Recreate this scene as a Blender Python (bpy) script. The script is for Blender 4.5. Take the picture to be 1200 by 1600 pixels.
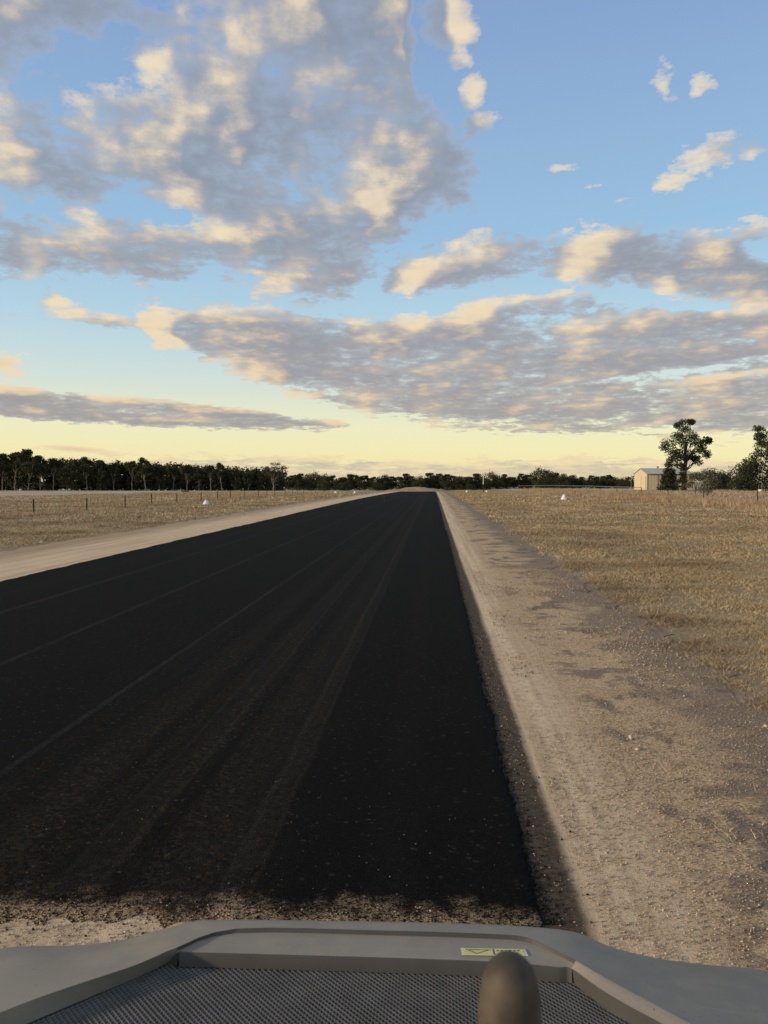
import bpy, bmesh, math, random
import numpy as np
from mathutils import Vector, Matrix
R = math.radians
scene = bpy.context.scene
for o in list(bpy.data.objects): bpy.data.objects.remove(o)
col = scene.collection

# ------------------------------------------------------------------ camera
CAM_H = 2.4
PITCH, YAW = R(2.29), R(3.67)            # a little down, a little to the left of the runway axis
cam = bpy.data.cameras.new('camera'); camo = bpy.data.objects.new('camera', cam); col.objects.link(camo)
cam.sensor_fit = 'VERTICAL'; cam.sensor_height = 36; cam.lens = 27.0
cam.clip_start = 0.05; cam.clip_end = 12000
camo.location = (0, 0, CAM_H); camo.rotation_euler = (R(90) - PITCH, 0, YAW)
cam.dof.use_dof = True; cam.dof.focus_distance = 25; cam.dof.aperture_fstop = 13
scene.camera = camo
ROT = camo.rotation_euler.to_matrix()
def ray(px, py):                          # direction of a point of the 1200 x 1600 view
    return (ROT @ Vector((px - 600, 800 - py, -1200))).normalized()
def on_z(px, py, z):                      # where that direction meets a level
    d = ray(px, py); t = (z - CAM_H) / d.z
    return Vector((0, 0, CAM_H)) + d * t
def at_y(px, py, y):                      # where it meets a distance
    d = ray(px, py); return Vector((0, 0, CAM_H)) + d * (y / d.y)
def azel(px, py):
    d = ray(px, py); return math.atan2(d.x, d.y), math.asin(d.z)

# ------------------------------------------------------------------ light settings
SUN_EL, SUN_AZ = R(13), R(-112)            # low, from the left
SKY_STR = 0.1
EXPOSURE = 0.0
scene.view_settings.view_transform = 'Standard'; scene.view_settings.look = 'None'
scene.view_settings.exposure = EXPOSURE; scene.view_settings.gamma = 1; scene.view_settings.use_curve_mapping = False

# ------------------------------------------------------------------ node helpers
class NT:
    def __init__(s, nt): s.nt = nt
    def n(s, t, ins=None, **props):
        nd = s.nt.nodes.new(t)
        for k, v in props.items(): setattr(nd, k, v)
        for k, v in (ins or {}).items():
            if hasattr(v, 'links') or isinstance(v, bpy.types.NodeSocket): s.nt.links.new(v, nd.inputs[k])
            else: nd.inputs[k].default_value = v
        return nd
    def m(s, op, a, b=0.0, c=None, clamp=False):
        ins = {0: a, 1: b}
        if c is not None: ins[2] = c
        return s.n('ShaderNodeMath', ins, operation=op, use_clamp=clamp).outputs[0]
    def sm(s, v, a, b, o0=0.0, o1=1.0, interp='SMOOTHSTEP'):
        return s.n('ShaderNodeMapRange', {0: v, 1: a, 2: b, 3: o0, 4: o1}, interpolation_type=interp).outputs[0]
    def mix(s, f, a, b, bt='MIX'):
        nd = s.n('ShaderNodeMix', {}, data_type='RGBA', blend_type=bt)
        for i, v in ((0, f), (6, a), (7, b)):
            if isinstance(v, bpy.types.NodeSocket): s.nt.links.new(v, nd.inputs[i])
            else: nd.inputs[i].default_value = (v if i == 0 else (*v[:3], 1))
        return nd.outputs[2]
    def noise(s, vec, scale, detail=4, rough=.55, dist=0.0, out=0):
        return s.n('ShaderNodeTexNoise', {'Vector': vec, 'Scale': scale, 'Detail': detail, 'Roughness': rough, 'Distortion': dist}).outputs[out]
    def ramp(s, f, stops):
        nd = s.n('ShaderNodeValToRGB', {0: f}); e = nd.color_ramp.elements
        while len(e) < len(stops): e.new(.5)
        for q, (p, c) in zip(e, stops): q.position = p; q.color = (*c, 1)
        return nd.outputs[0]

# ------------------------------------------------------------------ sky
def build_world():
    w = bpy.data.worlds.new('World'); scene.world = w; w.use_nodes = True
    # ---- cloud thickness at an azimuth / elevation
    def cloud_group(lite):
        g = bpy.data.node_groups.new('cloud_thickness', 'ShaderNodeTree')
        g.interface.new_socket('AzEl', in_out='INPUT', socket_type='NodeSocketVector')
        g.interface.new_socket('Thickness', in_out='OUTPUT', socket_type='NodeSocketFloat')
        if not lite: g.interface.new_socket('Smooth', in_out='OUTPUT', socket_type='NodeSocketFloat')
        t = NT(g); gi = g.nodes.new('NodeGroupInput'); go = g.nodes.new('NodeGroupOutput')
        ae = gi.outputs[0]
        sp = t.n('ShaderNodeSeparateXYZ', {0: ae}); az, el = sp.outputs[0], t.m('MAXIMUM', sp.outputs[1], 0.003)
        seq = t.m('MULTIPLY', sp.outputs[2], 1e-9)
        wn = t.n('ShaderNodeTexNoise', {'Vector': ae, 'Scale': 9.0, 'Detail': 3.0, 'Roughness': .55}, noise_dimensions='2D').outputs[0]
        wa = t.m('MULTIPLY_ADD', t.m('SUBTRACT', wn, .5), .10, az)
        # long banks: lower and upper edge by azimuth (x, y top, y bottom, fullness)
        BANKS = [(.045, [(-260, -260, 420, .35), (0, -260, 428, .5), (60, -260, 440, .45), (130, -260, 452, .5), (250, -260, 458, .7), (330, -260, 455, .85), (450, -260, 452, .8), (540, -260, 452, .8), (575, -260, 425, 1), (612, -200, 405, 1), (645, -40, 380, 1), (670, 130, 318, .9), (698, 200, 290, .8), (716, 238, 262, .6), (735, 310, 210, .2)]),
                 (.018, [(550, 470, 445, .5), (580, 432, 464, 1), (640, 412, 460, 1), (720, 385, 452, 1), (790, 368, 444, .72), (840, 374, 430, .72), (900, 360, 430, .72), (970, 354, 440, .72), (1020, 352, 472, .72), (1070, 358, 482, .72), (1130, 378, 486, .72), (1200, 404, 490, .72), (1400, 420, 500, .72)]),
                 (.020, [(215, 515, 490, .5), (240, 488, 545, .55), (310, 476, 562, .7), (400, 478, 592, .8), (500, 486, 622, .85), (600, 494, 642, .72), (690, 480, 655, .72), (760, 462, 662, .72), (860, 466, 668, .72), (960, 478, 670, .72), (1200, 478, 670, .72), (1400, 490, 672, .72)]),
                 (.0065, [(-300, 596, 640, 1), (0, 603, 652, 1), (100, 609, 658, 1), (200, 620, 664, 1), (300, 632, 668, 1), (400, 644, 671, 1), (490, 652, 670, .9), (540, 658, 667, .7), (565, 668, 660, .5)]),
                 (.010, [(-300, 722, 752, .25), (150, 720, 752, .3), (420, 714, 752, .4), (560, 718, 752, .4), (700, 722, 752, .3), (900, 716, 752, .4), (1200, 726, 752, .2), (1400, 726, 752, .2)])]
        M = None; E0 = 1.1
        for soft, pts in BANKS:
            if M is not None: seq = t.m('MULTIPLY', M, 1e-9)
            f = t.m('MULTIPLY_ADD', t.m('ADD', wa, seq), 1 / 1.5, .8 / 1.5, True)
            nd = t.n('ShaderNodeValToRGB', {0: f}); e = nd.color_ramp.elements
            while len(e) < len(pts): e.new(.5)
            for q, (x, yt, yb, st) in zip(e, pts):
                ym = max(-100, (max(yt, -100) + yb) / 2); q.position = min(1, max(0, (azel(x, ym)[0] + .8) / 1.5))
                q.color = (max(0, azel(x, yb)[1]) / E0, min(1, (azel(x, yt)[1] if yt > -500 else E0) / E0), st, 1)
            sc = t.n('ShaderNodeSeparateColor', {0: nd.outputs[0]})
            up = t.m('MULTIPLY_ADD', sc.outputs[1], E0, t.m('MULTIPLY', el, -1.0)); dn = t.m('MULTIPLY_ADD', sc.outputs[0], -E0, el)
            m_ = t.m('MINIMUM', t.m('MULTIPLY', t.m('MINIMUM', up, dn), 1 / soft), sc.outputs[2])
            M = m_ if M is None else t.m('MAXIMUM', M, m_)
        # single small clouds and gaps
        #        x    y    rx   ry  tilt(deg, + = right end up)  weight (below 0 = a gap)
        B = [(105, 150, 95, 80, 0, -.9), (250, 338, 110, 22, 0, -1.0), (572, 95, 50, 50, 0, -.4), (30, 308, 70, 22, 0, -.8), (1010, 587, 250, 9, 5, -.95), (190, 80, 40, 40, 0, -.7)]
        if not lite:
            B += [(90, 465, 62, 24, -20, .8), (215, 662, 60, 8, 0, .5), (0, 566, 45, 22, 0, .7), (170, 500, 45, 14, 0, .5),
             (715, 42, 42, 42, 0, .85), (738, 150, 20, 24, 0, .75), (747, 196, 28, 22, 0, .8), (880, 264, 30, 11, 0, .35),
             (1038, 130, 32, 44, 0, .35), (1090, 134, 26, 22, 0, .3), (1052, 282, 95, 24, 14, .55), (1178, 358, 58, 22, 12, .7), (940, 290, 30, 8, 0, .1),
             (130, 703, 110, 6, -3, .6), (1105, 668, 60, 10, 0, .6)]
        for (x, y, rx, ry, tilt, st) in B:
            a0, e0 = azel(x, y); sx, sy = 1200 * math.cos(e0) / rx, 1200 / ry
            cv = t.n('ShaderNodeCombineXYZ', {0: az, 1: el, 2: M}).outputs[0]
            if tilt == 0:
                v = t.n('ShaderNodeVectorMath', {0: cv, 1: (sx, sy, 0), 2: (-a0 * sx, -e0 * sy, 0)}, operation='MULTIPLY_ADD').outputs[0]
                ln = t.n('ShaderNodeVectorMath', {0: v}, operation='LENGTH').outputs['Value']
            else:
                v = t.n('ShaderNodeVectorMath', {0: cv, 1: (1, 1, 0), 2: (-a0, -e0, 0)}, operation='MULTIPLY_ADD').outputs[0]; ct, sn = math.cos(R(tilt)), math.sin(R(tilt))
                U = t.n('ShaderNodeVectorMath', {0: v, 1: (ct * sx, sn * sx, 0)}, operation='DOT_PRODUCT').outputs['Value']; W = t.n('ShaderNodeVectorMath', {0: v, 1: (-sn * sy, ct * sy, 0)}, operation='DOT_PRODUCT').outputs['Value']
                ln = t.m('SQRT', t.m('MULTIPLY_ADD', U, U, t.m('MULTIPLY', W, W)))
            if st > 0: M = t.m('MAXIMUM', M, t.m('MULTIPLY_ADD', ln, -1.25, .35 + st * .55))
            else: M = t.m('ADD', M, t.sm(ln, 1.3, .1, 0, st))
        r = t.m('DIVIDE', 1.0, t.m('ADD', t.m('TANGENT', el), 0.13))
        pv = t.n('ShaderNodeCombineXYZ', {0: t.m('MULTIPLY', t.m('SINE', az), r), 1: t.m('MULTIPLY', t.m('COSINE', az), r), 2: t.m('MULTIPLY', M, 1e-6)}).outputs[0]
        def nz(v, sc, det, ro, of=(0, 0)):
            if of != (0, 0): v = t.n('ShaderNodeVectorMath', {0: v, 1: (*of, 0)}, operation='ADD').outputs[0]
            return t.n('ShaderNodeTexNoise', {'Vector': v, 'Scale': sc, 'Detail': det, 'Roughness': ro}, noise_dimensions='2D').outputs[0]
        n1 = nz(pv, 2.7, 3 if lite else 8, .58, (3.1, 7.7))
        n3 = nz(ae, 14.0, 2 if lite else 6, .55, (1.7, .3))
        # out of view the broken cloud carries on, thickened to grey the skylight
        low = nz(pv, .55, 1, .5)
        side = t.m('MAXIMUM', t.sm(t.m('ABSOLUTE', az), .62, .95), t.sm(el, .58, .80))
        gen = t.sm(low, .30, .62, -1.2, .9, 'LINEAR')
        M = t.m('MULTIPLY_ADD', t.m('SUBTRACT', gen, M), side, M)
        M = t.m('MAXIMUM', t.m('MINIMUM', M, 1.0), -1.3)
        D = t.m('MULTIPLY_ADD', t.m('SUBTRACT', n1, .5), 1.9, t.m('MULTIPLY_ADD', M, .60, .10))
        D = t.m('MULTIPLY_ADD', t.m('SUBTRACT', n3, .5), 1.1, D)
        if not lite: D = t.m('MULTIPLY_ADD', t.m('SUBTRACT', nz(pv, 13.0, 6, .66, (9.1, 2.2)), .5), 1.3, D)
        g.links.new(D, go.inputs[0])
        if not lite:
            S = t.m('MULTIPLY_ADD', t.m('SUBTRACT', nz(pv, 2.7, 3, .58, (3.1, 7.7)), .5), 1.9, t.m('MULTIPLY_ADD', M, .60, .10))
            S = t.m('MULTIPLY_ADD', t.m('SUBTRACT', nz(ae, 14.0, 2, .55, (1.7, .3)), .5), 1.1, S); g.links.new(S, go.inputs[1])
        return g
    g_full, g_lite = cloud_group(False), cloud_group(True)
    # ---- the sky itself
    nt = NT(w.node_tree); w.node_tree.nodes.clear()
    tc = nt.n('ShaderNodeTexCoord').outputs['Generated']
    d = nt.n('ShaderNodeVectorMath', {0: tc}, operation='NORMALIZE').outputs[0]
    s = nt.n('ShaderNodeSeparateXYZ', {0: d})
    az = nt.m('ARCTAN2', s.outputs[0], s.outputs[1]); el = nt.m('ARCSINE', s.outputs[2])
    ae = nt.n('ShaderNodeCombineXYZ', {0: az, 1: el, 2: 0.0}).outputs[0]
    def thick(g, off, after=0.0):
        v = nt.n('ShaderNodeCombineXYZ', {0: nt.m('ADD', az, off[0]), 1: nt.m('ADD', el, off[1]), 2: after}).outputs[0]
        nd = nt.n('ShaderNodeGroup', {}, node_tree=g); nt.nt.links.new(v, nd.inputs[0]); return nd.outputs[0] if g is g_lite else (nd.outputs[0], nd.outputs[1])
    D0, DS = thick(g_full, (0, 0)); D1 = thick(g_lite, (-.045, .007), D0)
    sky = nt.n('ShaderNodeTexSky', {}, sky_type='NISHITA', sun_disc=False, sun_elevation=SUN_EL, sun_rotation=SUN_AZ,
               altitude=200, air_density=1.0, dust_density=1.2, ozone_density=1.5).outputs[0]
    K = 1.0 / SKY_STR / (2 ** EXPOSURE)
    grad = nt.ramp(nt.m('MULTIPLY', el, 1.25), [(0.0, (.92, .76, .46)), (.035, (1.04, .93, .50)), (.085, (1.0, .95, .60)), (.16, (.74, .85, .79)), (.25, (.53, .75, .88)),
                   (.38, (.37, .60, .84)), (.66, (.275, .43, .72)), (1.0, (.29, .37, .52))])  # top stop greyed above the view to take blue from the skylight
    clear = nt.n('ShaderNodeVectorMath', {0: grad, 1: (K, K, K)}, operation='MULTIPLY').outputs[0]
    clear = nt.mix(.80, sky, clear)
    T0 = nt.m('MAXIMUM', D0, 0.0); T1 = nt.m('MAXIMUM', nt.m('ADD', D1, .06), 0.0)
    hi = nt.sm(el, .03, .45)
    alpha = nt.m('SUBTRACT', 1.0, nt.m('EXPONENT', nt.m('MULTIPLY', T0, nt.sm(el, .05, .45, -5.2, -3.6))))
    through = nt.m('EXPONENT', nt.m('MULTIPLY', T1, -3.4))                      # sunlight left after crossing the cloud
    face = nt.m('SUBTRACT', nt.m('MULTIPLY_ADD', nt.m('SUBTRACT', D0, DS), .45, DS), D1)      # which way the cloud leans, + = to the sun
    face = nt.m('MINIMUM', face, .62)
    own = nt.m('MULTIPLY', nt.m('EXPONENT', nt.m('MULTIPLY', T0, -.8)), nt.sm(face, -.45, .40, .20, 1.0))
    puff = nt.m('MULTIPLY', nt.sm(face, -.42, 1.05), nt.sm(el, .04, .28, .75, 1.0))
    lit = nt.m('ADD', nt.m('MULTIPLY', through, nt.m('MULTIPLY', own, .34)), puff)
    lit = nt.m('MULTIPLY_ADD', nt.m('SUBTRACT', D0, DS), .30, lit)
    amb = nt.m('EXPONENT', nt.m('MULTIPLY', T0, -1.7))
    dark = nt.mix(hi, (.31, .30, .32), (.215, .262, .35))
    mid = nt.mix(hi, (.42, .395, .40), (.44, .47, .52))
    cc = nt.mix(amb, dark, mid)
    bright = nt.mix(hi, (.98, .75, .45), (.96, .79, .53))
    warm = nt.mix(hi, (.72, .56, .39), (.66, .57, .46))
    cc = nt.mix(nt.sm(lit, .10, .82), cc, warm)
    cc = nt.mix(nt.sm(lit, .55, 1.20), cc, bright)
    # low bands fade into the yellow air
    cc = nt.mix(nt.sm(el, .055, .0, 0, .55), cc, (.86, .74, .46))
    cc = nt.n('ShaderNodeVectorMath', {0: cc, 1: (K, K, K)}, operation='MULTIPLY').outputs[0]
    out = nt.mix(nt.m('MULTIPLY', alpha, .96), clear, cc)
    bg = nt.n('ShaderNodeBackground', {'Color': out, 'Strength': SKY_STR})
    o = nt.n('ShaderNodeOutputWorld'); nt.nt.links.new(bg.outputs[0], o.inputs[0])
    w.cycles.sampling_method = 'MANUAL'; w.cycles.sample_map_resolution = 512
    scene.cycles.max_bounces = 4; scene.cycles.diffuse_bounces = 2; scene.cycles.glossy_bounces = 2; scene.cycles.transmission_bounces = 2
build_world()

sun = bpy.data.lights.new('sun', 'SUN'); suno = bpy.data.objects.new('sun', sun); col.objects.link(suno)
sun.energy = 3.4; sun.angle = R(3); sun.color = (1.0, .78, .52)
sd = Vector((math.sin(SUN_AZ) * math.cos(SUN_EL), math.cos(SUN_AZ) * math.cos(SUN_EL), math.sin(SUN_EL)))
suno.rotation_euler = sd.to_track_quat('Z', 'Y').to_euler(); suno.location = (-20, -20, 40)

# ------------------------------------------------------------------ materials
def material(name):
    m = bpy.data.materials.new(name); m.use_nodes = True; m.node_tree.nodes.clear()
    t = NT(m.node_tree); out = t.n('ShaderNodeOutputMaterial')
    b = t.n('ShaderNodeBsdfPrincipled'); t.nt.links.new(b.outputs[0], out.inputs[0])
    t.b = b; t.m_ = m
    def setp(**kw):
        for k, v in kw.items():
            k = {'color': 'Base Color', 'rough': 'Roughness', 'spec': 'Specular IOR Level', 'normal': 'Normal', 'metal': 'Metallic'}[k]
            if isinstance(v, bpy.types.NodeSocket): t.nt.links.new(v, b.inputs[k])
            elif k == 'Base Color': b.inputs[k].default_value = (*v, 1)
            else: b.inputs[k].default_value = v
    t.set = setp
    def bump(h, dist=.01, st=1.0):
        return t.n('ShaderNodeBump', {'Height': h, 'Distance': dist, 'Strength': st}).outputs[0]
    t.bump = bump
    t.pos = t.n('ShaderNodeNewGeometry').outputs['Position']
    s = t.n('ShaderNodeSeparateXYZ', {0: t.pos}); t.x, t.y, t.z = s.outputs
    return t
def plain(name, c, rough=.7, spec=.3, metal=0.0, var=.15, scale=6.0):
    t = material(name); n = t.noise(t.pos, scale, 5)
    f = t.sm(n, .3, .7, 1 - var, 1 + var, 'LINEAR')
    cc = t.n('ShaderNodeVectorMath', {0: c, 'Scale': f}, operation='SCALE').outputs[0]
    t.set(color=cc, rough=rough, spec=spec, metal=metal); return t.m_
def island(name, stops, rough=.9, spec=.1, transl=0.0, patch=None):
    """one colour per loose piece (leaf, blade, stone)"""
    t = material(name); ri = t.n('ShaderNodeNewGeometry').outputs['Random Per Island']
    c = t.ramp(ri, stops)
    if patch:
        sc, lo, hi = patch
        f = t.sm(t.noise(t.pos, sc, 3), .35, .65)
        c = t.mix(f, t.mix(1.0, c, lo, 'MULTIPLY'), t.mix(1.0, c, hi, 'MULTIPLY'))
    t.set(color=c, rough=rough, spec=spec)
    if transl:
        tr = t.n('ShaderNodeBsdfTranslucent', {'Color': c}); ms = t.n('ShaderNodeMixShader', {0: transl, 1: t.b.outputs[0], 2: tr.outputs[0]})
        t.nt.links.new(ms.outputs[0], [n for n in t.nt.nodes if n.type == 'OUTPUT_MATERIAL'][0].inputs[0])
    return t.m_

def mat_ground():
    t = material('dry_ground')
    big = t.noise(t.pos, .05, 4); mid = t.noise(t.pos, .45, 5, .6); fine = t.noise(t.pos, 7, 6, .65); vf = t.noise(t.pos, 60, 3, .6)
    # streaks that run along the strip (mower passes)
    st = t.n('ShaderNodeMapping', {'Vector': t.pos, 'Scale': (.5, .06, 1)}); streak = t.noise(st.outputs[0], 1.0, 4, .6)
    mown = t.mix(t.sm(mid, .35, .68), (.27, .205, .115), (.40, .315, .185))
    mown = t.mix(t.sm(streak, .4, .65, 0, .6), mown, (.35, .26, .155))
    mown = t.mix(t.sm(fine, .35, .7, 0, .55), mown, (.46, .37, .22))
    mown = t.mix(t.sm(vf, .55, .35, 0, .45), mown, (.17, .125, .075))
    pad = t.mix(t.sm(mid, .4, .65), (.50, .41, .28), (.60, .51, .36))
    pad = t.mix(t.sm(big, .42, .6, 0, .75), pad, (.37, .265, .155))
    ax = t.m('ADD', t.m('ABSOLUTE', t.m('ADD', t.x, -2.0)), t.m('MULTIPLY', mid, 3.0))
    far = t.sm(t.y, 130, 190)
    c = t.mix(t.m('MAXIMUM', t.sm(ax, 34, 42), t.m('MULTIPLY', far, t.sm(ax, 22, 34))), mown, pad)
    # worn bare earth beside the gravel
    xe = t.m('ADD', t.x, t.m('MULTIPLY', t.m('SUBTRACT', mid, .5), 1.6))
    bare = t.m('MULTIPLY', t.sm(xe, 4.3, 3.5), t.sm(xe, -15.6, -14.8))
    c = t.mix(t.m('MULTIPLY', bare, .8), c, (.27, .205, .15))
    t.set(color=c, rough=.95, spec=.08, normal=t.bump(t.m('ADD', t.m('MULTIPLY', fine, 1.0), t.m('MULTIPLY', mid, 1.5)), .06, .8)); return t.m_
def mat_gravel():
    t = material('gravel')
    mid = t.noise(t.pos, .9, 5, .6); fine = t.noise(t.pos, 9, 5, .65)
    stv = t.n('ShaderNodeMapping', {'Vector': t.pos, 'Scale': (2.6, .22, 1)}).outputs[0]; streak = t.noise(stv, 1.0, 5, .6)
    rut = t.noise(t.n('ShaderNodeMapping', {'Vector': t.pos, 'Scale': (7.0, .12, 1)}).outputs[0], 1.0, 4, .6)
    vor = t.n('ShaderNodeTexVoronoi', {'Vector': t.pos, 'Scale': 75.0}); cell = t.n('ShaderNodeSeparateColor', {0: vor.outputs['Color']}).outputs[0]
    vor2 = t.n('ShaderNodeTexVoronoi', {'Vector': t.pos, 'Scale': 30.0}); cell2 = t.n('ShaderNodeSeparateColor', {0: vor2.outputs['Color']}).outputs[0]
    grain = t.mix(cell, (.26, .175, .11), (.74, .56, .355)); grain = t.mix(t.sm(cell2, .75, .95, 0, .6), grain, (.66, .46, .28))
    dust = t.mix(mid, (.69, .525, .345), (.82, .655, .45))
    xw = t.m('ADD', t.x, t.m('MULTIPLY', t.m('SUBTRACT', streak, .5), .35))
    track = t.m('MULTIPLY', t.sm(xw, .62, .78), t.sm(xw, 1.75, 1.1))
    leftt = t.sm(t.x, -9, -11)
    c = t.mix(t.m('MAXIMUM', t.m('MULTIPLY', track, t.sm(fine, .62, .42, .45, 1.0)), t.m('MAXIMUM', t.m('MULTIPLY', leftt, .75), t.m('MULTIPLY', t.sm(t.x, -.9, -1.8), t.sm(fine, .66, .40, .25, .95)))), grain, dust)
    c = t.mix(t.m('MULTIPLY', t.sm(rut, .42, .62), t.sm(t.x, 2.4, 1.2, 0, .45)), c, t.mix(cell, (.30, .20, .125), (.50, .36, .23)))
    # grey trodden earth patches towards the grass
    xe = t.m('ADD', t.x, t.m('MULTIPLY', t.m('SUBTRACT', mid, .5), 3.2))
    earth = t.m('MAXIMUM', t.sm(xe, 2.2, 3.1), t.m('MULTIPLY', t.sm(mid, .53, .58), t.sm(t.x, 1.3, 1.8)))
    c = t.mix(t.m('MULTIPLY', earth, .84), c, t.mix(t.m('MULTIPLY', t.m('ADD', fine, cell), .5), (.12, .095, .072), (.33, .26, .195)))
    pat = t.noise(t.n('ShaderNodeVectorMath', {0: t.pos, 1: (1.3, .75, 1)}, operation='MULTIPLY').outputs[0], 1.15, 6, .62)
    c = t.mix(t.m('MULTIPLY', t.sm(pat, .55, .63), t.sm(t.x, 1.25, 1.9, 0, .8)), c, t.mix(cell, (.10, .085, .072), (.21, .175, .145)))
    xl = t.m('ADD', t.x, t.m('MULTIPLY', t.m('SUBTRACT', streak, .5), 2.0))
    c = t.mix(t.sm(xl, -12.2, -14.0, 0, .6), c, (.27, .19, .12))
    # dark brown strip a hand's breadth past the asphalt edge
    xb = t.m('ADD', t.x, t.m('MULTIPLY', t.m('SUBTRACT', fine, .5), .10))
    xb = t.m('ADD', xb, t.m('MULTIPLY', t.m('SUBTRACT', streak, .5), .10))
    dark_strip = t.m('MULTIPLY', t.sm(xb, .90, .80), t.sm(t.x, .2, .4))
    c = t.mix(t.m('MULTIPLY', dark_strip, .94), c, t.mix(cell2, (.040, .031, .024), (.085, .067, .052)))
    # asphalt crumbs where the mat begins
    t.set(color=c, rough=.93, spec=.1, normal=t.bump(t.m('ADD', t.m('MULTIPLY', t.noise(t.pos, 85, 4, .7), 1.3), t.m('MULTIPLY', fine, 1.2)), .012, .9)); return t.m_
def mat_asphalt():
    t = material('asphalt')
    vor = t.n('ShaderNodeTexVoronoi', {'Vector': t.pos, 'Scale': 95.0}); cell = t.n('ShaderNodeSeparateColor', {0: vor.outputs['Color']}).outputs[0]
    vor2 = t.n('ShaderNodeTexVoronoi', {'Vector': t.pos, 'Scale': 40.0}); cell2 = t.n('ShaderNodeSeparateColor', {0: vor2.outputs['Color']}).outputs[0]
    mid = t.noise(t.pos, .7, 5, .6); fine = t.noise(t.pos, 14, 4, .65)
    stv = t.n('ShaderNodeMapping', {'Vector': t.pos, 'Scale': (5.5, .10, 1)}).outputs[0]; streak = t.noise(stv, 1.0, 4, .6)
    c = t.mix(t.sm(cell, .55, 1.0), (.003, .003, .003), (.009, .0086, .008))
    c = t.mix(t.sm(cell2, .965, 1.0, 0, .5), c, (.06, .055, .048))
    # joints between paver runs and dusty wheel tracks
    tot = None
    wob = t.m('MULTIPLY', t.m('SUBTRACT', mid, .5), .10)
    xw = t.m('ADD', t.x, wob)
    for x0, w, a in ((-1.22, .055, .95), (-1.06, .04, .6), (-1.95, .05, .6), (-2.2, .045, .5), (-1.18, .17, .5), (-1.45, .34, .30), (-2.1, .22, .36), (-2.75, .3, .20), (-9.0, .3, .15), (-.25, .25, .10)):
        b = t.m('MULTIPLY', t.sm(t.m('ABSOLUTE', t.m('SUBTRACT', xw, x0)), w, w * .15), a)
        tot = b if tot is None else t.m('MAXIMUM', tot, b)
    tot = t.m('MULTIPLY', tot, t.sm(fine, .25, .65, .35, 1.0))
    c = t.mix(t.m('MULTIPLY', tot, .62), c, t.mix(cell, (.008, .0075, .007), (.070, .060, .050)))
    seam = None
    for x0, w, a in ((-3.5, .055, 1.0), (-5.6, .08, .8), (-7.8, .10, .7)):
        b = t.m('MULTIPLY', t.sm(t.m('ABSOLUTE', t.m('SUBTRACT', t.m('MULTIPLY_ADD', wob, .35, t.x), x0)), w, w * .3), a); seam = b if seam is None else t.m('MAXIMUM', seam, b)
    c = t.mix(t.m('MULTIPLY', seam, t.m('MULTIPLY', t.sm(fine, .25, .65, .15, .65), t.sm(mid, .3, .6, .45, 1.0))), c, t.mix(cell, (.012, .012, .0125), (.060, .059, .060)))
    # dirt carried on by tyres, most where the mat begins
    dirt = t.m('MULTIPLY', t.sm(t.y, 22, 4.5), t.m('MULTIPLY', t.m('MULTIPLY', t.sm(t.x, -.7, -1.6), t.sm(t.x, -4.2, -2.6)), t.sm(streak, .32, .65)))
    dirt = t.m('MULTIPLY', dirt, t.sm(cell2, .2, .9))
    c = t.mix(t.m('MULTIPLY', dirt, .26), c, (.080, .056, .037))
    ye = t.m('SUBTRACT', t.y, t.m('MULTIPLY', t.m('SUBTRACT', t.noise(t.pos, 3.2, 7, .7), .5), .9))
    edge = t.m('MULTIPLY', t.sm(ye, 4.28, 3.98), t.sm(t.m('ADD', t.m('MULTIPLY', cell, .5), t.m('MULTIPLY', t.noise(t.pos, 26, 4, .7), 1.1)), .55, .95))
    c = t.mix(t.m('MULTIPLY', edge, .9), c, t.mix(cell, (.20, .13, .08), (.46, .33, .20)))
    t.set(color=c, rough=.88, spec=.06, normal=t.bump(t.m('ADD', vor.outputs['Distance'], t.m('MULTIPLY', fine, .6)), .012, .8)); return t.m_
MAT = {}
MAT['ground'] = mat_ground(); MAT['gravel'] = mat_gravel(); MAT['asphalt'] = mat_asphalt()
MAT['stone'] = island('stones', [(0, (.20, .145, .105)), (.4, (.36, .275, .195)), (.75, (.50, .385, .27)), (1, (.62, .54, .44))], .9, .15)
MAT['crumb'] = island('asphalt_crumbs', [(0, (.006, .006, .006)), (.6, (.014, .013, .012)), (1, (.05, .043, .035))], .85, .15)
MAT['grass'] = island('dry_grass', [(0, (.21, .155, .09)), (.35, (.37, .28, .168)), (.7, (.50, .39, .24)), (1, (.66, .55, .375))], .9, .08, .12, (.22, (.68, .64, .60), (1.15, 1.15, 1.12)))
MAT['tall'] = island('tall_dry_grass', [(0, (.24, .17, .10)), (.5, (.41, .31, .195)), (1, (.62, .50, .34))], .9, .08, .15, (.3, (.85, .8, .8), (1.1, 1.1, 1.1)))
MAT['leaf'] = island('gum_leaves', [(0, (.020, .027, .014)), (.5, (.038, .046, .022)), (1, (.066, .070, .034))], .75, .2, .10)
MAT['leaf_dark'] = island('shrub_leaves', [(0, (.016, .024, .013)), (.5, (.028, .038, .020)), (1, (.045, .055, .03))], .75, .2, .10)
MAT['leaf_olive'] = island('olive_leaves', [(0, (.055, .06, .036)), (.5, (.095, .097, .06)), (1, (.17, .165, .11))], .75, .2, .12)
MAT['leaf_mid'] = island('bushy_leaves', [(0, (.026, .029, .015)), (.5, (.043, .046, .022)), (1, (.065, .066, .033))], .75, .2, .10)
MAT['bark_pale'] = plain('pale_bark', (.17, .145, .115), .9, .1, 0, .3, 1.5)
MAT['bark'] = plain('dark_bark', (.07, .058, .045), .95, .1, 0, .3, 2.0)
MAT['white'] = plain('white_paint', (.80, .79, .76), .5, .3, 0, .06, 5)
MAT['cream'] = plain('cream_sheet_steel', (.60, .51, .36), .55, .3, 0, .05, .6)
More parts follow.
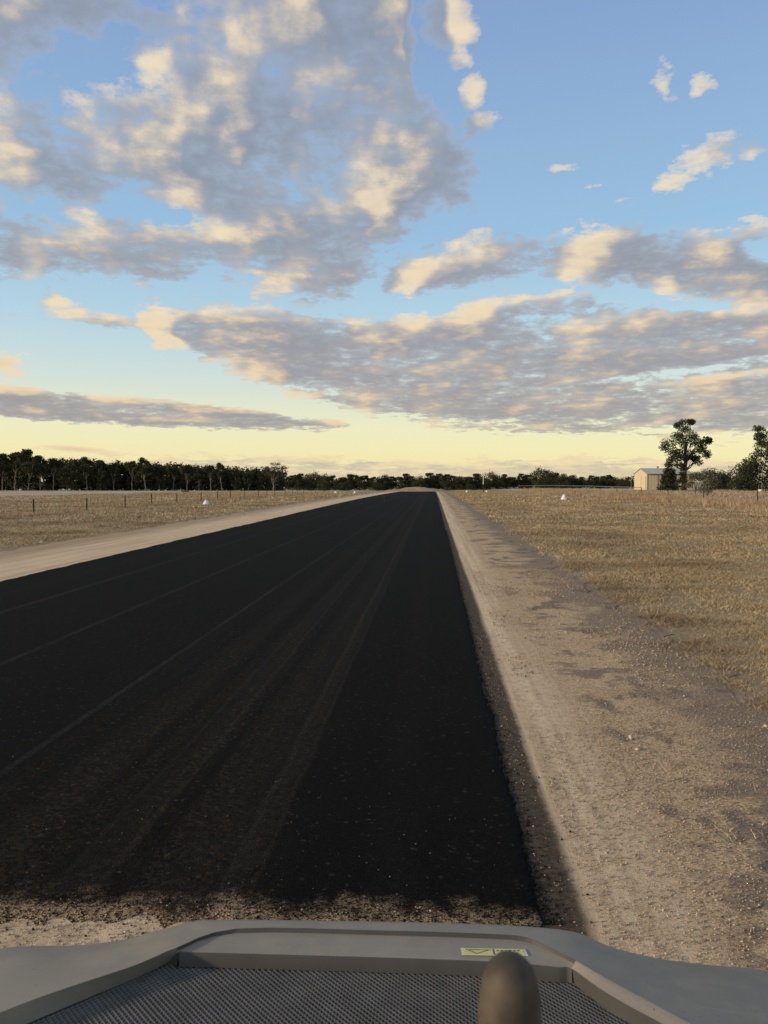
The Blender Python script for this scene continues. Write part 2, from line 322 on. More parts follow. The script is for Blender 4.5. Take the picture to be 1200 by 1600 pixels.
MAT['cream_trim'] = plain('brown_trim', (.20, .15, .10), .6, .3, 0, .1, 2)
MAT['zinc'] = plain('zinc_roof', (.50, .49, .46), .6, .3, .1, .08, .8)
MAT['picket'] = plain('rusty_steel', (.045, .028, .02), .8, .2, 0, .3, 12)
MAT['galv'] = plain('galvanised_pipe', (.22, .22, .21), .6, .3, .3, .1, 4)
MAT['wire'] = plain('fence_wire', (.16, .14, .12), .7, .2, .4, .1, 4)
MAT['dirt'] = plain('mound_dirt', (.34, .25, .165), .95, .08, 0, .25, 1.2)
MAT['concrete'] = plain('pale_concrete', (.52, .49, .44), .85, .2, 0, .12, 4)

# ------------------------------------------------------------------ mesh helpers
def link(name, me, mat=None, parent=None, kind=None, smooth=False):
    if mat is not None and not me.materials: me.materials.append(mat)
    if smooth: me.polygons.foreach_set('use_smooth', [True] * len(me.polygons))
    o = bpy.data.objects.new(name, me); col.objects.link(o); o.parent = parent
    if kind: o['kind'] = kind
    return o
def tag(o, label, cat=None, group=None, kind=None):
    o['label'] = label
    if cat: o['category'] = cat
    if group: o['group'] = group
    if kind: o['kind'] = kind
    return o
def empty(name, loc=(0, 0, 0), rz=0.0):
    o = bpy.data.objects.new(name, None); col.objects.link(o); o.location = loc; o.rotation_euler.z = rz; o.empty_display_size = .3; return o
def np_mesh(name, V, F):
    """V (n,3), F (m,k) arrays -> mesh, quickly"""
    me = bpy.data.meshes.new(name); V = np.asarray(V, np.float32); F = np.asarray(F, np.int32); k = F.shape[1]
    me.vertices.add(len(V)); me.vertices.foreach_set('co', V.ravel())
    me.loops.add(F.size); me.loops.foreach_set('vertex_index', F.ravel())
    me.polygons.add(len(F)); me.polygons.foreach_set('loop_start', np.arange(0, F.size, k, dtype=np.int32))
    me.polygons.foreach_set('loop_total', np.full(len(F), k, np.int32)); me.update(calc_edges=True); return me
class MB:
    def __init__(s): s.v = []; s.f = []
    def add(s, vs, fs): n = len(s.v); s.v += [tuple(v) for v in vs]; s.f += [tuple(i + n for i in f) for f in fs]; return s
    def box(s, c, d, rz=0.0):
        cx, cy, cz = c; a, b, h = d[0] / 2, d[1] / 2, d[2] / 2; co, si = math.cos(rz), math.sin(rz); vs = []
        for z in (-h, h):
            for x, y in ((-a, -b), (a, -b), (a, b), (-a, b)): vs.append((cx + x * co - y * si, cy + x * si + y * co, cz + z))
        return s.add(vs, [(3, 2, 1, 0), (4, 5, 6, 7), (0, 1, 5, 4), (1, 2, 6, 5), (2, 3, 7, 6), (3, 0, 4, 7)])
    def tube(s, pts, rad, n=6, cap=True):
        pts = [Vector(p) for p in pts]; rings = []; base = len(s.v)
        for i, p in enumerate(pts):
            d = (pts[min(i + 1, len(pts) - 1)] - pts[max(i - 1, 0)]).normalized()
            u = d.cross(Vector((0, 0, 1)) if abs(d.z) < .9 else Vector((1, 0, 0))).normalized(); w = d.cross(u)
            r = rad[i] if hasattr(rad, '__len__') else rad
            for k in range(n):
                a = 2 * math.pi * k / n; s.v.append(tuple(p + (u * math.cos(a) + w * math.sin(a)) * r))
        for i in range(len(pts) - 1):
            for k in range(n):
                a, b = base + i * n + k, base + i * n + (k + 1) % n; s.f.append((a, b, b + n, a + n))
        if cap: s.f.append(tuple(base + (len(pts) - 1) * n + k for k in range(n))); s.f.append(tuple(base + k for k in reversed(range(n))))
        return s
    def lathe(s, prof, c=(0, 0, 0), n=24):
        base = len(s.v)
        for r, z in prof:
            for k in range(n): a = 2 * math.pi * k / n; s.v.append((c[0] + r * math.cos(a), c[1] + r * math.sin(a), c[2] + z))
        for i in range(len(prof) - 1):
            for k in range(n):
                a, b = base + i * n + k, base + i * n + (k + 1) % n; s.f.append((a, b, b + n, a + n))
        return s
    def mesh(s, name): me = bpy.data.meshes.new(name); me.from_pydata(s.v, [], s.f); me.update(); return me
    def build(s, name, mat, parent=None, smooth=False, kind=None): return link(name, s.mesh(name), mat, parent, kind, smooth)
def sstep(x, a, b):
    t = np.clip((np.asarray(x, float) - a) / (b - a), 0, 1); return t * t * (3 - 2 * t)
_rs = np.random.RandomState(5); _tab = _rs.rand(256, 256)
def vnoise(x, y):
    x = np.asarray(x, float); y = np.asarray(y, float); xi = np.floor(x).astype(int); yi = np.floor(y).astype(int); fx = x - xi; fy = y - yi
    fx = fx * fx * (3 - 2 * fx); fy = fy * fy * (3 - 2 * fy); g = lambda a, b: _tab[a % 256, b % 256]
    return (g(xi, yi) * (1 - fx) + g(xi + 1, yi) * fx) * (1 - fy) + (g(xi, yi + 1) * (1 - fx) + g(xi + 1, yi + 1) * fx) * fy
def gz(x, y):
    """height of the land: level, falling a little past 80 m, a shade higher on the right"""
    x = np.asarray(x, float); y = np.asarray(y, float)
    yy = np.clip(y, 80, 420)
    z = -.8 * ((yy - 80) / 158) ** 1.58
    z = z + .95 * sstep(x, 18, 45) * sstep(y, 60, 260)
    off = np.clip((np.abs(x + 4.8) - 12) / 12, 0, 1)
    z = z + off * (vnoise(x * .21, y * .21) - .5) * .12
    return z
def gzf(x, y): return float(gz(x, y))

# ------------------------------------------------------------------ ground, runway, shoulders
def axis(parts):
    a = []
    for lo, hi, st in parts: a += list(np.arange(lo, hi, st))
    return np.array(a + [parts[-1][1]])
def grid_mesh(name, xs, ys, zf):
    X, Y = np.meshgrid(xs, ys); Z = zf(X, Y); V = np.stack([X, Y, Z], -1).reshape(-1, 3); nx = len(xs); ny = len(ys)
    i = np.arange(nx - 1)[None, :] + nx * np.arange(ny - 1)[:, None]; F = np.stack([i, i + 1, i + 1 + nx, i + nx], -1).reshape(-1, 4)
    return np_mesh(name, V, F)
xs = axis([(-4000, -400, 300), (-400, -60, 20), (-60, 60, 2), (60, 400, 20), (400, 4000, 300)])
ys = axis([(-600, -20, 60), (-20, 100, 2), (100, 420, 8), (420, 1000, 60), (1000, 8000, 500)])
g = link('ground', grid_mesh('ground', xs, ys, gz), MAT['ground'], kind='structure', smooth=True); tag(g, 'flat dry grass land on both sides of the new runway')
def strip(name, xl, xr, y0, y1, nx, zoff, mat, label, jl, jr, near=.25):
    """a sheet along Y with wandering edges"""
    ys = [y0]; 
    while ys[-1] < y1: ys.append(ys[-1] + max(near * .3, min(4, max(0, ys[-1] - 4) * .02 + near * .3)))
    ys = np.array(ys); u = np.linspace(0, 1, nx)
    def jit(a, seed): return a * ((vnoise(ys * 1.1 + seed, ys * 0 + seed) - .5) * 1.1 + (vnoise(ys * 5 + seed, ys * 0 + seed * 2) - .5) * .8 + (vnoise(ys * 17 + seed, ys * 0 + 3.3) - .5) * .5)
    L = xl + jit(jl, 11.3); Rr = xr + jit(jr, 47.1)
    X = L[:, None] + (Rr - L)[:, None] * u[None, :]; Y = np.repeat(ys[:, None], nx, 1); Z = gz(X, Y) + zoff
    V = np.stack([X, Y, Z], -1).reshape(-1, 3); i = np.arange(nx - 1)[None, :] + nx * np.arange(len(ys) - 1)[:, None]
    F = np.stack([i, i + 1, i + 1 + nx, i + nx], -1).reshape(-1, 4)
    o = link(name, np_mesh(name, V, F), mat, kind='structure', smooth=True); tag(o, label); return o
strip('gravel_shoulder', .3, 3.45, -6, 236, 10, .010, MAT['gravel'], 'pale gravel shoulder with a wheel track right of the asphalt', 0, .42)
strip('gravel_shoulder', -14.6, -10.1, -6, 236, 10, .010, MAT['gravel'], 'pale gravel shoulder beyond the far left asphalt edge', .6, 0)
xs = np.linspace(-10.1, .3, 40); ys = np.linspace(-6, 4.75, 30)
g = link('gravel_apron', grid_mesh('gravel_apron', xs, ys, lambda x, y: gz(x, y) + .010 + (vnoise(x * 3, y * 3) - .5) * .012), MAT['gravel'], kind='structure', smooth=True); tag(g, 'pale gravel ground in front of the asphalt start')
def runway():
    y0, y1, xl, xr, T = 3.90, 238, -10.3, .60, .030
    ys = [y0]
    while ys[-1] < y1: ys.append(ys[-1] + max(.05, min(4, (ys[-1] - y0) * .012 + .05)))
    ys = np.array(ys); n = 190; u = np.linspace(0, 1, n)
    e = lambda s: .014 * (vnoise(ys * 6 + s, ys * 0 + s) - .5) + .04 * (vnoise(ys * 1.3 + s, ys * 0) - .5) + .020 * (vnoise(ys * 19 + s, ys * 0 + 9) - .5)
    jr = np.random.RandomState(2); L = xl + 2.5 * e(3.0); Rr = xr + e(31.0) + .007 * jr.normal(size=len(ys)) * np.clip(20 / ys, .3, 1)
    X = L[:, None] + (Rr - L)[:, None] * u[None, :]
    ragged = .14 * (vnoise(X[0] * 1.3, X[0] * 0) - .5) + .10 * (vnoise(X[0] * 5, X[0] * 0 + 4) - .5) + .10 * (vnoise(X[0] * 16, X[0] * 0 + 8) - .5) + .010 * np.random.RandomState(6).normal(size=n)
    Y = ys[:, None] + ragged[None, :] * np.clip(1 - (ys[:, None] - y0) / 2.0, 0, 1)
    Z = gz(X, Y) + T
    for k, f in ((0, .25), (1, .75), (n - 2, .8), (n - 1, .2)): Z[:, k] = gz(X[:, k], Y[:, k]) + .012 + (T - .012) * f
    X[:, 1] = X[:, 0] + .025; X[:, n - 2] = X[:, n - 1] - .022
    Z[0, :] = gz(X[0], Y[0]) + .006; Z[1, :] = gz(X[1], Y[1]) + .016
    V = np.stack([X, Y, Z], -1).reshape(-1, 3); i = np.arange(n - 1)[None, :] + n * np.arange(len(ys) - 1)[:, None]
    F = np.stack([i, i + 1, i + 1 + n, i + n], -1).reshape(-1, 4)
    o = link('asphalt_runway', np_mesh('asphalt_runway', V, F), MAT['asphalt'], kind='structure', smooth=True); tag(o, 'fresh black asphalt runway with faint paving joints running to the horizon')
runway()
# low bank of spoil at the far end
def mound(name, c, rx, ry, h, label, seed):
    n, mrg = 40, 12; V = []; F = []
    for i in range(mrg + 1):
        r = i / mrg
        for k in range(n):
            a = 2 * math.pi * k / n; x = c[0] + rx * r * math.cos(a); y = c[1] + ry * r * math.sin(a)
            hh = h * (1 - r * r) ** 1.3 * (.7 + .6 * float(vnoise(x * .35 + seed, y * .35)))
            V.append((x, y, gzf(x, y) - .05 + hh))
    for i in range(mrg):
        for k in range(n):
            a, b = i * n + k, i * n + (k + 1) % n; F.append((a, b, b + n, a + n))
    o = link(name, np_mesh(name, V, F), MAT['dirt'], kind='structure', smooth=True); tag(o, label)
mound('dirt_bank', (-5.5, 250, 0), 13, 6, 1.25, 'low bank of pale dirt across the far end of the runway', 1)
mound('dirt_bank', (14, 262, 0), 16, 6, .5, 'flat bank of pale dirt right of the runway end', 7)

# ------------------------------------------------------------------ machine bonnet in the foreground
def machine():
    tg = material('grey_moulded_bonnet'); n = tg.noise(tg.pos, 3, 4); nf = tg.noise(tg.pos, 420, 2)
    c = tg.mix(tg.sm(n, .3, .7), (.225, .205, .172), (.265, .243, .205)); dust = tg.noise(tg.pos, 9, 5, .65)
    c = tg.mix(tg.sm(dust, .42, .72, 0, .5), c, (.33, .29, .225)); speck = tg.noise(tg.pos, 130, 3, .6); c = tg.mix(tg.sm(speck, .66, .72, 0, .6), c, (.05, .047, .043))
    scr = tg.noise(tg.n('ShaderNodeMapping', {'Vector': tg.pos, 'Rotation': (0, 0, .5), 'Scale': (4, 60, 4)}).outputs[0], 1.5, 4, .6); c = tg.mix(tg.sm(scr, .60, .72, 0, .25), c, (.36, .345, .32))
    tg.set(color=c, rough=.55, spec=.3, normal=tg.bump(nf, .0006, .35)); M1 = tg.m_
    Mdark = plain('dark_lip', (.07, .068, .064), .6, .3, 0, .12, 9)  # shade of the lip and recess walls put into the colour
    Mmesh = plain('steel_mesh', (.15, .146, .135), .6, .3, .1, .2, 20)
    Min = plain('engine_bay', (.012, .012, .013), .9, .1, 0, .2, 10)
    root = empty('machine_bonnet', (0.1, 1.2, 0)); tag(root, 'grey moulded machine bonnet with dark mesh panel along the bottom edge', 'machine')
    root_inv = Matrix.Translation((-.1, -1.2, 0))
    A = [(-420, 1640), (-120, 1520), (0, 1482), (120, 1477), (200, 1467), (250, 1453), (300, 1441), (350, 1437), (600, 1440), (780, 1445), (870, 1452), (910, 1460), (950, 1478), (1025, 1497), (1100, 1507), (1200, 1518), (1330, 1560), (1700, 1720)]
    Az = [1.30, 1.31, 1.325, 1.335, 1.35, 1.365, 1.378, 1.384, 1.386, 1.386, 1.384, 1.378, 1.365, 1.35, 1.335, 1.325, 1.31, 1.30]
    B = [(-520, 1810), (-230, 1680), (0, 1582), (100, 1545), (200, 1512), (240, 1496), (275, 1481), (370, 1451), (600, 1454), (760, 1459), (820, 1464), (860, 1481), (900, 1501), (950, 1530), (1015, 1565), (1080, 1600), (1240, 1690), (1480, 1830)]
    Bz = [1.40] * 18
    C = [(-470, 1825), (-185, 1695), (45, 1598), (135, 1560), (222, 1524), (258, 1506), (280, 1488), (310, 1488), (600, 1496), (760, 1502), (820, 1506), (872, 1511), (893, 1513), (935, 1543), (985, 1573), (1035, 1600), (1185, 1690), (1410, 1830)]
    Cz = [1.360] * 6 + [1.388] * 7 + [1.390] * 5
    loc = lambda p: root_inv @ Vector(p)
    a = [loc(on_z(*p, z)) for p, z in zip(A, Az)]; b = [loc(on_z(*p, z)) for p, z in zip(B, Bz)]; c3 = [loc(on_z(*p, z)) for p, z in zip(C, Cz)]
    def smooth(P, k=4):
        out_ = []
        for i in range(len(P) - 1):
            p0, p1, p2, p3 = P[max(0, i - 1)], P[i], P[i + 1], P[min(len(P) - 1, i + 2)]
            for j in range(k):
                t = j / k; out_.append(.5 * ((2 * p1) + (p2 - p0) * t + (2 * p0 - 5 * p1 + 4 * p2 - p3) * t * t + (3 * p1 - p0 - 3 * p2 + p3) * t ** 3))
        return out_ + [P[-1]]
    c0 = c3; c3 = [Vector(p) for p in c3]
    a, b, c3 = smooth(a), smooth(b), smooth(c3)
    FR = slice(24, 49)
    cen = Vector((0, -.1, 0))
    def out(p, d, dz): q = (p - cen); q.z = 0; q.normalize(); return p + q * d + Vector((0, 0, dz))
    N = 18
    def loft(rows): 
        mb = MB(); n = len(rows[0]); vs = [v for r in rows for v in r]
        mb.add(vs, [(i * n + k, i * n + k + 1, (i + 1) * n + k + 1, (i + 1) * n + k) for i in range(len(rows) - 1) for k in range(n - 1)]); return mb
    rows = [[out(p, .06, -.75) for p in a], [out(p, .045, -.20) for p in a], [out(p, .03, -.05) for p in a], [out(p, .020, -.020) for p in a], [out(p, .010, -.006) for p in a], a,
            [x.lerp(y, .5) + Vector((0, 0, .006)) for x, y in zip(a, b)], [x.lerp(y, .93) for x, y in zip(a, b)], b]
    loft(rows).build('shell', M1, root, True)
    # front panel between the step line and the lip
    step = [p + Vector((0, 0, -.008)) for p in b[FR]]; step = [p.lerp(q, .06) for p, q in zip(step, c3[FR])]
    loft([[p + Vector((0, 0, -.0005)) for p in b[FR]], step]).build('step_groove', Mdark, root, False)
    pan = [[p.lerp(q, t) for p, q in zip(step, c3[FR])] for t in (0, .15, .85, 1)]
    loft(pan).build('front_panel', M1, root, True)
    lipb = [p + Vector((0, -.008, -.028)) for p in c3[FR]]
    loft([c3[FR], [p + Vector((0, -.003, -.004)) for p in c3[FR]], lipb]).build('lip', Mdark, root, True)
    # bevelled sides of the recess
    for sl in (slice(0, 25), slice(48, 69)):
        bb, cc = b[sl], c3[sl]
        loft([[p for p in bb], [p.lerp(q, .12) + Vector((0, 0, .001)) for p, q in zip(bb, cc)], [p.lerp(q, .5) for p, q in zip(bb, cc)], cc]).build('recess_side', M1, root, True)
        loft([cc, [Vector((p.x, p.y, 1.352)) for p in cc]]).build('recess_lip', Mdark, root, True)  # painted dark, as the bare wall would catch the sun
    # expanded metal: staggered diamond openings
    poly = [(p.x, p.y) for p in (c3[0], c3[8], c3[14], c3[20])] + [(p.x, p.y + .01) for p in (c3[24], c3[48])] + [(p.x, p.y) for p in (c3[52], c3[56], c3[60], c3[68])]
    P = np.array(poly)
    px, py = .0130, .0125
    gx = np.arange(P[:, 0].min(), P[:, 0].max(), px); gy = np.arange(P[:, 1].min(), P[:, 1].max(), py / 2)
    cx = []; cy = []
    for j, y in enumerate(gy):
        for x in gx: cx.append(x + (px / 2 if j % 2 else 0)); cy.append(y)
    cx = np.array(cx); cy = np.array(cy); ins = np.zeros(len(cx), bool); k = len(P) - 1
    for i in range(len(P)):
        x1, y1 = P[i]; x2, y2 = P[k]
        cond = ((y1 > cy) != (y2 > cy)) & (cx < (x2 - x1) * (cy - y1) / (y2 - y1 + 1e-12) + x1); ins ^= cond; k = i
    cx, cy = cx[ins], cy[ins]; n = len(cx); hx, hy = px / 2, py / 2; f = .70; z = 1.357
    offs = [(-hx, 0, 0), (0, -hy, 0), (hx, 0, 0), (0, hy, 0)]
    ring = offs + [(x * f, y * f, .0) for x, y, _ in offs] + [(x * f, y * f, -.004) for x, y, _ in offs]
    V = np.zeros((n, 12, 3)); 
    for q, (x, y, dz) in enumerate(ring): V[:, q, 0] = cx + x; V[:, q, 1] = cy + y; V[:, q, 2] = z + dz + (.0022 if q < 4 and q % 2 else 0)
    F1 = [(q, (q + 1) % 4, 4 + (q + 1) % 4, 4 + q) for q in range(4)] + [(4 + q, 4 + (q + 1) % 4, 8 + (q + 1) % 4, 8 + q) for q in range(4)]
    F = (np.arange(n)[:, None, None] * 12 + np.array(F1)[None]).reshape(-1, 4)
    mo = link('mesh_panel', np_mesh('mesh_panel', V.reshape(-1, 3), F), Mmesh, root, 'stuff'); mo['label'] = 'dark steel mesh with staggered diamond openings'
    # dark tray under it
    mb = MB(); bot = [(p[0], p[1], 1.26) for p in poly]; top = [(p[0], p[1], 1.350) for p in poly]; m = len(poly)
    mb.add(bot + top, [tuple(range(m))] + [(i, (i + 1) % m, m + (i + 1) % m, m + i) for i in range(m)]); mb.build('engine_bay', Min, root)
    # rear cowl that carries the lever
    yb = min(p.y for p in c3)
    mb = MB(); mb.box((0.05, yb - .17, 1.31), (1.5, .36, .18)); mb.build('rear_cowl', M1, root)
    # yellow warning sticker on the front panel
    My = plain('yellow_sticker', (.60, .56, .22), .45, .4, 0, .08, 30); Mk = plain('sticker_print', (.10, .095, .05), .6, .2, 0, .05, 30); Mw = plain('sticker_border', (.62, .60, .48), .5, .3, 0, .05, 30)
    def panel(px_, py_):
        best = None
        u0 = on_z(px_, py_, 1.388); q = loc(u0)
        # height of the panel here, by distance between step and lip
        for i in range(24):
            s0, s1, e0, e1 = step[i], step[i + 1], c3[24 + i], c3[25 + i]
            if min(s0.x, e0.x) - .02 <= q.x <= max(s1.x, e1.x) + .02:
                t = (q.x - s0.x) / (s1.x - s0.x); t = min(1, max(0, t)); ys_, ye = s0.lerp(s1, t), e0.lerp(e1, t); v = min(1, max(0, (q.y - ys_.y) / (ye.y - ys_.y))); best = ys_.lerp(ye, v)
        return Vector((q.x, q.y, best.z if best else 1.388))
    def patch(name, quad, mat, dz, parent):
        mb = MB(); vs = [panel(*p) + Vector((0, 0, dz)) for p in quad]; lo = [v - Vector((0, 0, .0006)) for v in vs]; n = len(vs)
        mb.add(vs + lo, [tuple(range(n))] + [(i, i + n, (i + 1) % n + n, (i + 1) % n) for i in range(n)]); return mb.build(name, mat, parent)
    st = patch('warning_sticker', [(720, 1484), (820, 1486.5), (825.5, 1496), (721.5, 1494)], Mw, .0022, root); st['label'] = 'small yellow warning sticker with a chevron drawing and worn print'
    patch('sticker_field', [(724.5, 1485), (769, 1486), (771, 1494), (725.5, 1493.2)], My, .0029, st)
    patch('sticker_field', [(771.5, 1486.2), (817, 1487.2), (820, 1495), (774, 1494.2)], My, .0029, st)
    for q in ([(727, 1486.2), (729, 1486.2), (745.5, 1492.6), (743.5, 1492.6)], [(765, 1487.2), (767, 1487.2), (746, 1492.8), (744, 1492.6)], [(733, 1486.6), (764, 1487.2), (764, 1487.9), (733, 1487.3)],
              [(769.6, 1486), (771, 1486.1), (773.6, 1494.2), (772, 1494.2)]):
        patch('print_line', q, Mk, .0034, st)
    for i, (x, w) in enumerate(((776, 4), (782, 5), (789, 3), (794, 6), (802, 4), (808, 5))): patch('print_letter', [(x, 1488.0), (x + w * .8, 1488.1), (x + w * .8, 1489.5), (x, 1489.4)], Mk, .0034, st)
    for i, (x, w) in enumerate(((790, 3), (795, 4), (801, 3), (806, 4))): patch('print_letter', [(x, 1491.4), (x + w * .75, 1491.5), (x + w * .75, 1492.9), (x, 1492.8)], Mk, .0034, st)
machine()
def lever():
    tk = material('worn_brown_knob'); n = tk.noise(tk.pos, 30, 4); c = tk.mix(tk.sm(n, .35, .7), (.055, .046, .037), (.10, .082, .062))
    ring = tk.noise(tk.pos, 9, 2); c = tk.mix(tk.sm(tk.z, 2.085, 2.10, 0, .6), c, (.06, .035, .028))
    tk.set(color=c, rough=.6, spec=.25)
    Mk = tk.m_; Ms = plain('lever_steel', (.10, .10, .10), .45, .4, .6, .1, 20)
    p = at_y(797, 1493, .50)                 # top of the knob
    root = empty('control_lever', (p.x, p.y, 1.40)); tag(root, 'rounded brown grey lever knob standing before the mesh panel', 'lever')
    rr = .0214; H = p.z - 1.40
    prof = [(.014, H - .15), (.022, H - .145), (rr * 1.02, H - .12), (rr * 1.0, H - .06), (rr * .985, H - .042), (rr * .94, H - .028), (rr * .85, H - .0165), (rr * .70, H - .0085), (rr * .48, H - .003), (rr * .2, H - .0004), (.0002, H)]
    MB().lathe(prof, n=32).build('knob', Mk, root, True)
    MB().tube([(0, 0, 0), (0, 0, H - .14)], .0075, 12).build('shaft', Ms, root, True)
    MB().lathe([(.05, -.01), (.048, .01), (.036, .018), (.038, .03), (.026, .04), (.027, .05), (.012, .065)], n=24).build('boot', plain('rubber_boot', (.02, .02, .02), .8), root, True)
lever()

# ------------------------------------------------------------------ runway markers, pole
def cone_marker(px, py, label, d=None, w=.78, h=.52):
    # stand it on the ground where that sight line meets it
    lo, hi = 20.0, 400.0
    for _ in range(50):
        m_ = (lo + hi) / 2; p = at_y(px, py, m_)
        if p.z > gzf(p.x, p.y): lo = m_
        else: hi = m_
    p = at_y(px, py, lo); o = empty('runway_marker', (p.x, p.y, gzf(p.x, p.y))); tag(o, label, 'marker', 'white cone markers along the runway strip')
    MB().lathe([(w / 2, .02), (w / 2, .05), (w * .45, .06), (w * .12, h - .03), (w * .09, h), (.001, h + .006)], n=24).build('cone', MAT['white'], o, False)
    MB().lathe([(.001, 0), (w * .54, 0), (w * .54, .022), (w * .46, .03)], n=24).build('base_rim', MAT['white'], o, False)
cone_marker(322, 788.5, 'white cone marker in the grass left of the runway, nearest on that side', w=.76, h=.50)
cone_marker(881, 781, 'white cone marker in the mown grass right of the runway, nearest on that side', w=.95, h=.72)
cone_marker(524.5, 771, 'small white cone marker left of the runway, second from its far end', w=.8, h=.55)
cone_marker(554.5, 770.8, 'small white cone marker left of the runway, the farthest on that side', w=.8, h=.55)
cone_marker(729.5, 769, 'small white cone marker right of the runway, closest to its far end', w=.75, h=.5)
cone_marker(760.5, 768.8, 'small white cone marker right of the runway below the white pole', w=.75, h=.5)
def pole():
    y = 205; x = at_y(755, 764, y).x; z = gzf(x, y); top = at_y(755, 738, y).z
    o = empty('marker_pole', (x, y, z)); tag(o, 'thin white pole with dark foot beside the far trees', 'pole')
    MB().tube([(0, 0, .0), (0, 0, (top - z) * .40)], .10, 10).build('foot', MAT['picket'], o)
    MB().tube([(0, 0, (top - z) * .40), (0, 0, top - z)], .085, 10).build('shaft', MAT['white'], o)
    MB().box((0, 0, (top - z) * .42), (.34, .34, .05)).build('collar', MAT['galv'], o)
pole()

# ------------------------------------------------------------------ fences
def fence(name, label, posts, ph, wires, rail=None):
    o = empty(name, (posts[0][0], posts[0][1], 0)); tag(o, label, 'fence'); ox, oy = posts[0][0], posts[0][1]; rng = random.Random(4)
    # star picket: three vanes
    mb = MB(); t = .028
    for k in range(3):
        a = k * 2.094; mb.box((math.cos(a) * t * .9, math.sin(a) * t * .9, ph / 2), (t * 2, .016, ph), a)
    pm = mb.mesh('post'); pm.materials.append(MAT['picket'])
    tops = []
    for (x, y) in posts:
        p = bpy.data.objects.new('post', pm); col.objects.link(p); p.parent = o; z = gzf(x, y)
        lx, ly = rng.uniform(-.04, .04), rng.uniform(-.03, .03)
        p.location = (x - ox, y - oy, z - .03); p.rotation_euler = (lx, ly, rng.random()); p.scale = (1, 1, rng.uniform(.95, 1.06)); tops.append((x - ox, y - oy, z))
    for h in wires:
        pts = []
        for i, (x, y, z) in enumerate(tops):
            pts.append((x, y, z + h))
            if i + 1 < len(tops): x2, y2, z2 = tops[i + 1]; pts.append(((x + x2) / 2, (y + y2) / 2, (z + z2) / 2 + h - .02))
        MB().tube(pts, .006, 4, False).build('wire', MAT['wire'], o)
    if rail:
        i0, h, r = rail; MB().tube([(x, y, z + h) for x, y, z in tops[i0:]], r, 8).build('top_rail', MAT['galv'], o, True)
fence('wire_fence', 'rusty star picket and wire fence left of the runway', [(-28 + .25 * math.sin(i * 1.7), 30 + 7.55 * i) for i in range(24)], 1.12, (.3, .6, .9, 1.02))
fence('wire_fence', 'wire fence with pale top rail right of the runway before the shed', [(32 + .2 * math.sin(i * 2.1), 64.2 + 14.3 * i) for i in range(17)], 1.45, (.35, .7, 1.0, 1.3), (4, 1.42, .05))

# ------------------------------------------------------------------ shed
def shed():
    y0 = 185.0; pL = at_y(990, 763, y0); pM = at_y(1010, 763, y0 - 1.2)
    ang = R(24); W, L, H, RH = 6.2, 15.0, 4.05, 5.05
    cx, cy = pL.x + .3, y0; z = gzf(cx + 6, cy + 3) + .1
    o = empty('steel_shed', (at_y(1011, 763, y0).x, y0, z), R(7)); tag(o, 'cream sheet steel shed with pale grey gable roof behind the fence', 'shed')
    # local: gable face turned to -X side, long wall along X
    W, L, H, RH = 8.0, 11.0, 3.85, 5.05
    mb = MB(); mb.add([(0, 0, 0), (0, W, 0), (0, W, H), (0, W / 2, RH), (0, 0, H)], [(0, 4, 3, 2, 1)]); mb.add([(.08, 0, 0), (.08, W, 0), (.08, W, H), (.08, W / 2, RH), (.08, 0, H)], [(0, 1, 2, 3, 4)]); mb.build('gable_wall', MAT['cream'], o)
    mb = MB(); mb.add([(L, 0, 0), (L, W, 0), (L, W, H), (L, W / 2, RH), (L, 0, H)], [(0, 1, 2, 3, 4)]); mb.build('gable_wall', MAT['cream'], o)
    def rib(name, x0, x1, y, s):
        xs_ = np.arange(x0, x1 + .01, .19); mb = MB(); v = []
        for i, x in enumerate(xs_):
            for zz in (0, H): v.append((x, y + s * (.03 if i % 2 else 0), zz))
        mb.add(v, [(2 * i, 2 * i + 2, 2 * i + 3, 2 * i + 1) for i in range(len(xs_) - 1)]); return mb.build(name, MAT['cream'], o)
    rib('long_wall', .0, L, 0, -1); rib('long_wall', .0, L, W, 1)
    def roofside(s):
        xs_ = np.arange(-.25, L + .3, .22); mb = MB(); v = []
        ye = -.22 if s < 0 else W + .22
        for i, x in enumerate(xs_):
            dz = .03 if i % 2 else 0
            v += [(x, ye, H - .05 + dz), (x, W / 2, RH + .05 + dz)]
        mb.add(v, [(2 * i, 2 * i + 2, 2 * i + 3, 2 * i + 1) for i in range(len(xs_) - 1)]); return mb.build('roof_sheet', MAT['zinc'], o)
    roofside(-1); roofside(1)
    MB().box((L / 2, W / 2, RH + .10), (L + .5, .35, .05)).build('ridge_cap', MAT['zinc'], o)
    MB().box((L / 2, -.27, H - .06), (L + .5, .12, .12)).build('gutter', MAT['galv'], o)
    MB().lathe([(.16, 0), (.16, .22), (.27, .28), (.27, .45), (.1, .55), (.001, .56)], (4.2, W / 2, RH + .1), 14).build('roof_vent', MAT['galv'], o)
    for x in (.06, 2.55): MB().box((x, -.055, H / 2 - .05), (.12, .05, H - .15)).build('downpipe' if x > 1 else 'corner_flashing', MAT['cream_trim'], o)
    d = MB().box((-.05, 2.0, 1.6), (.06, 2.6, 3.2)).build('roller_door', MAT['cream'], o)
    for k in range(12): MB().box((-.09, 2.0, .2 + k * .26), (.03, 2.56, .03)).build('door_slat', MAT['cream'], d)
    MB().box((-.06, .62, 1.65), (.07, .10, 3.3)).build('door_jamb', MAT['cream_trim'], o); MB().box((-.06, 3.38, 1.65), (.07, .10, 3.3)).build('door_jamb', MAT['cream_trim'], o)
    # bracketed pole off the gable
    MB().tube([(-.9, W - .4, 0), (-.9, W - .4, H - .25), (.0, W - .4, H - .15)], .05, 8).build('corner_pole', MAT['galv'], o)
shed()

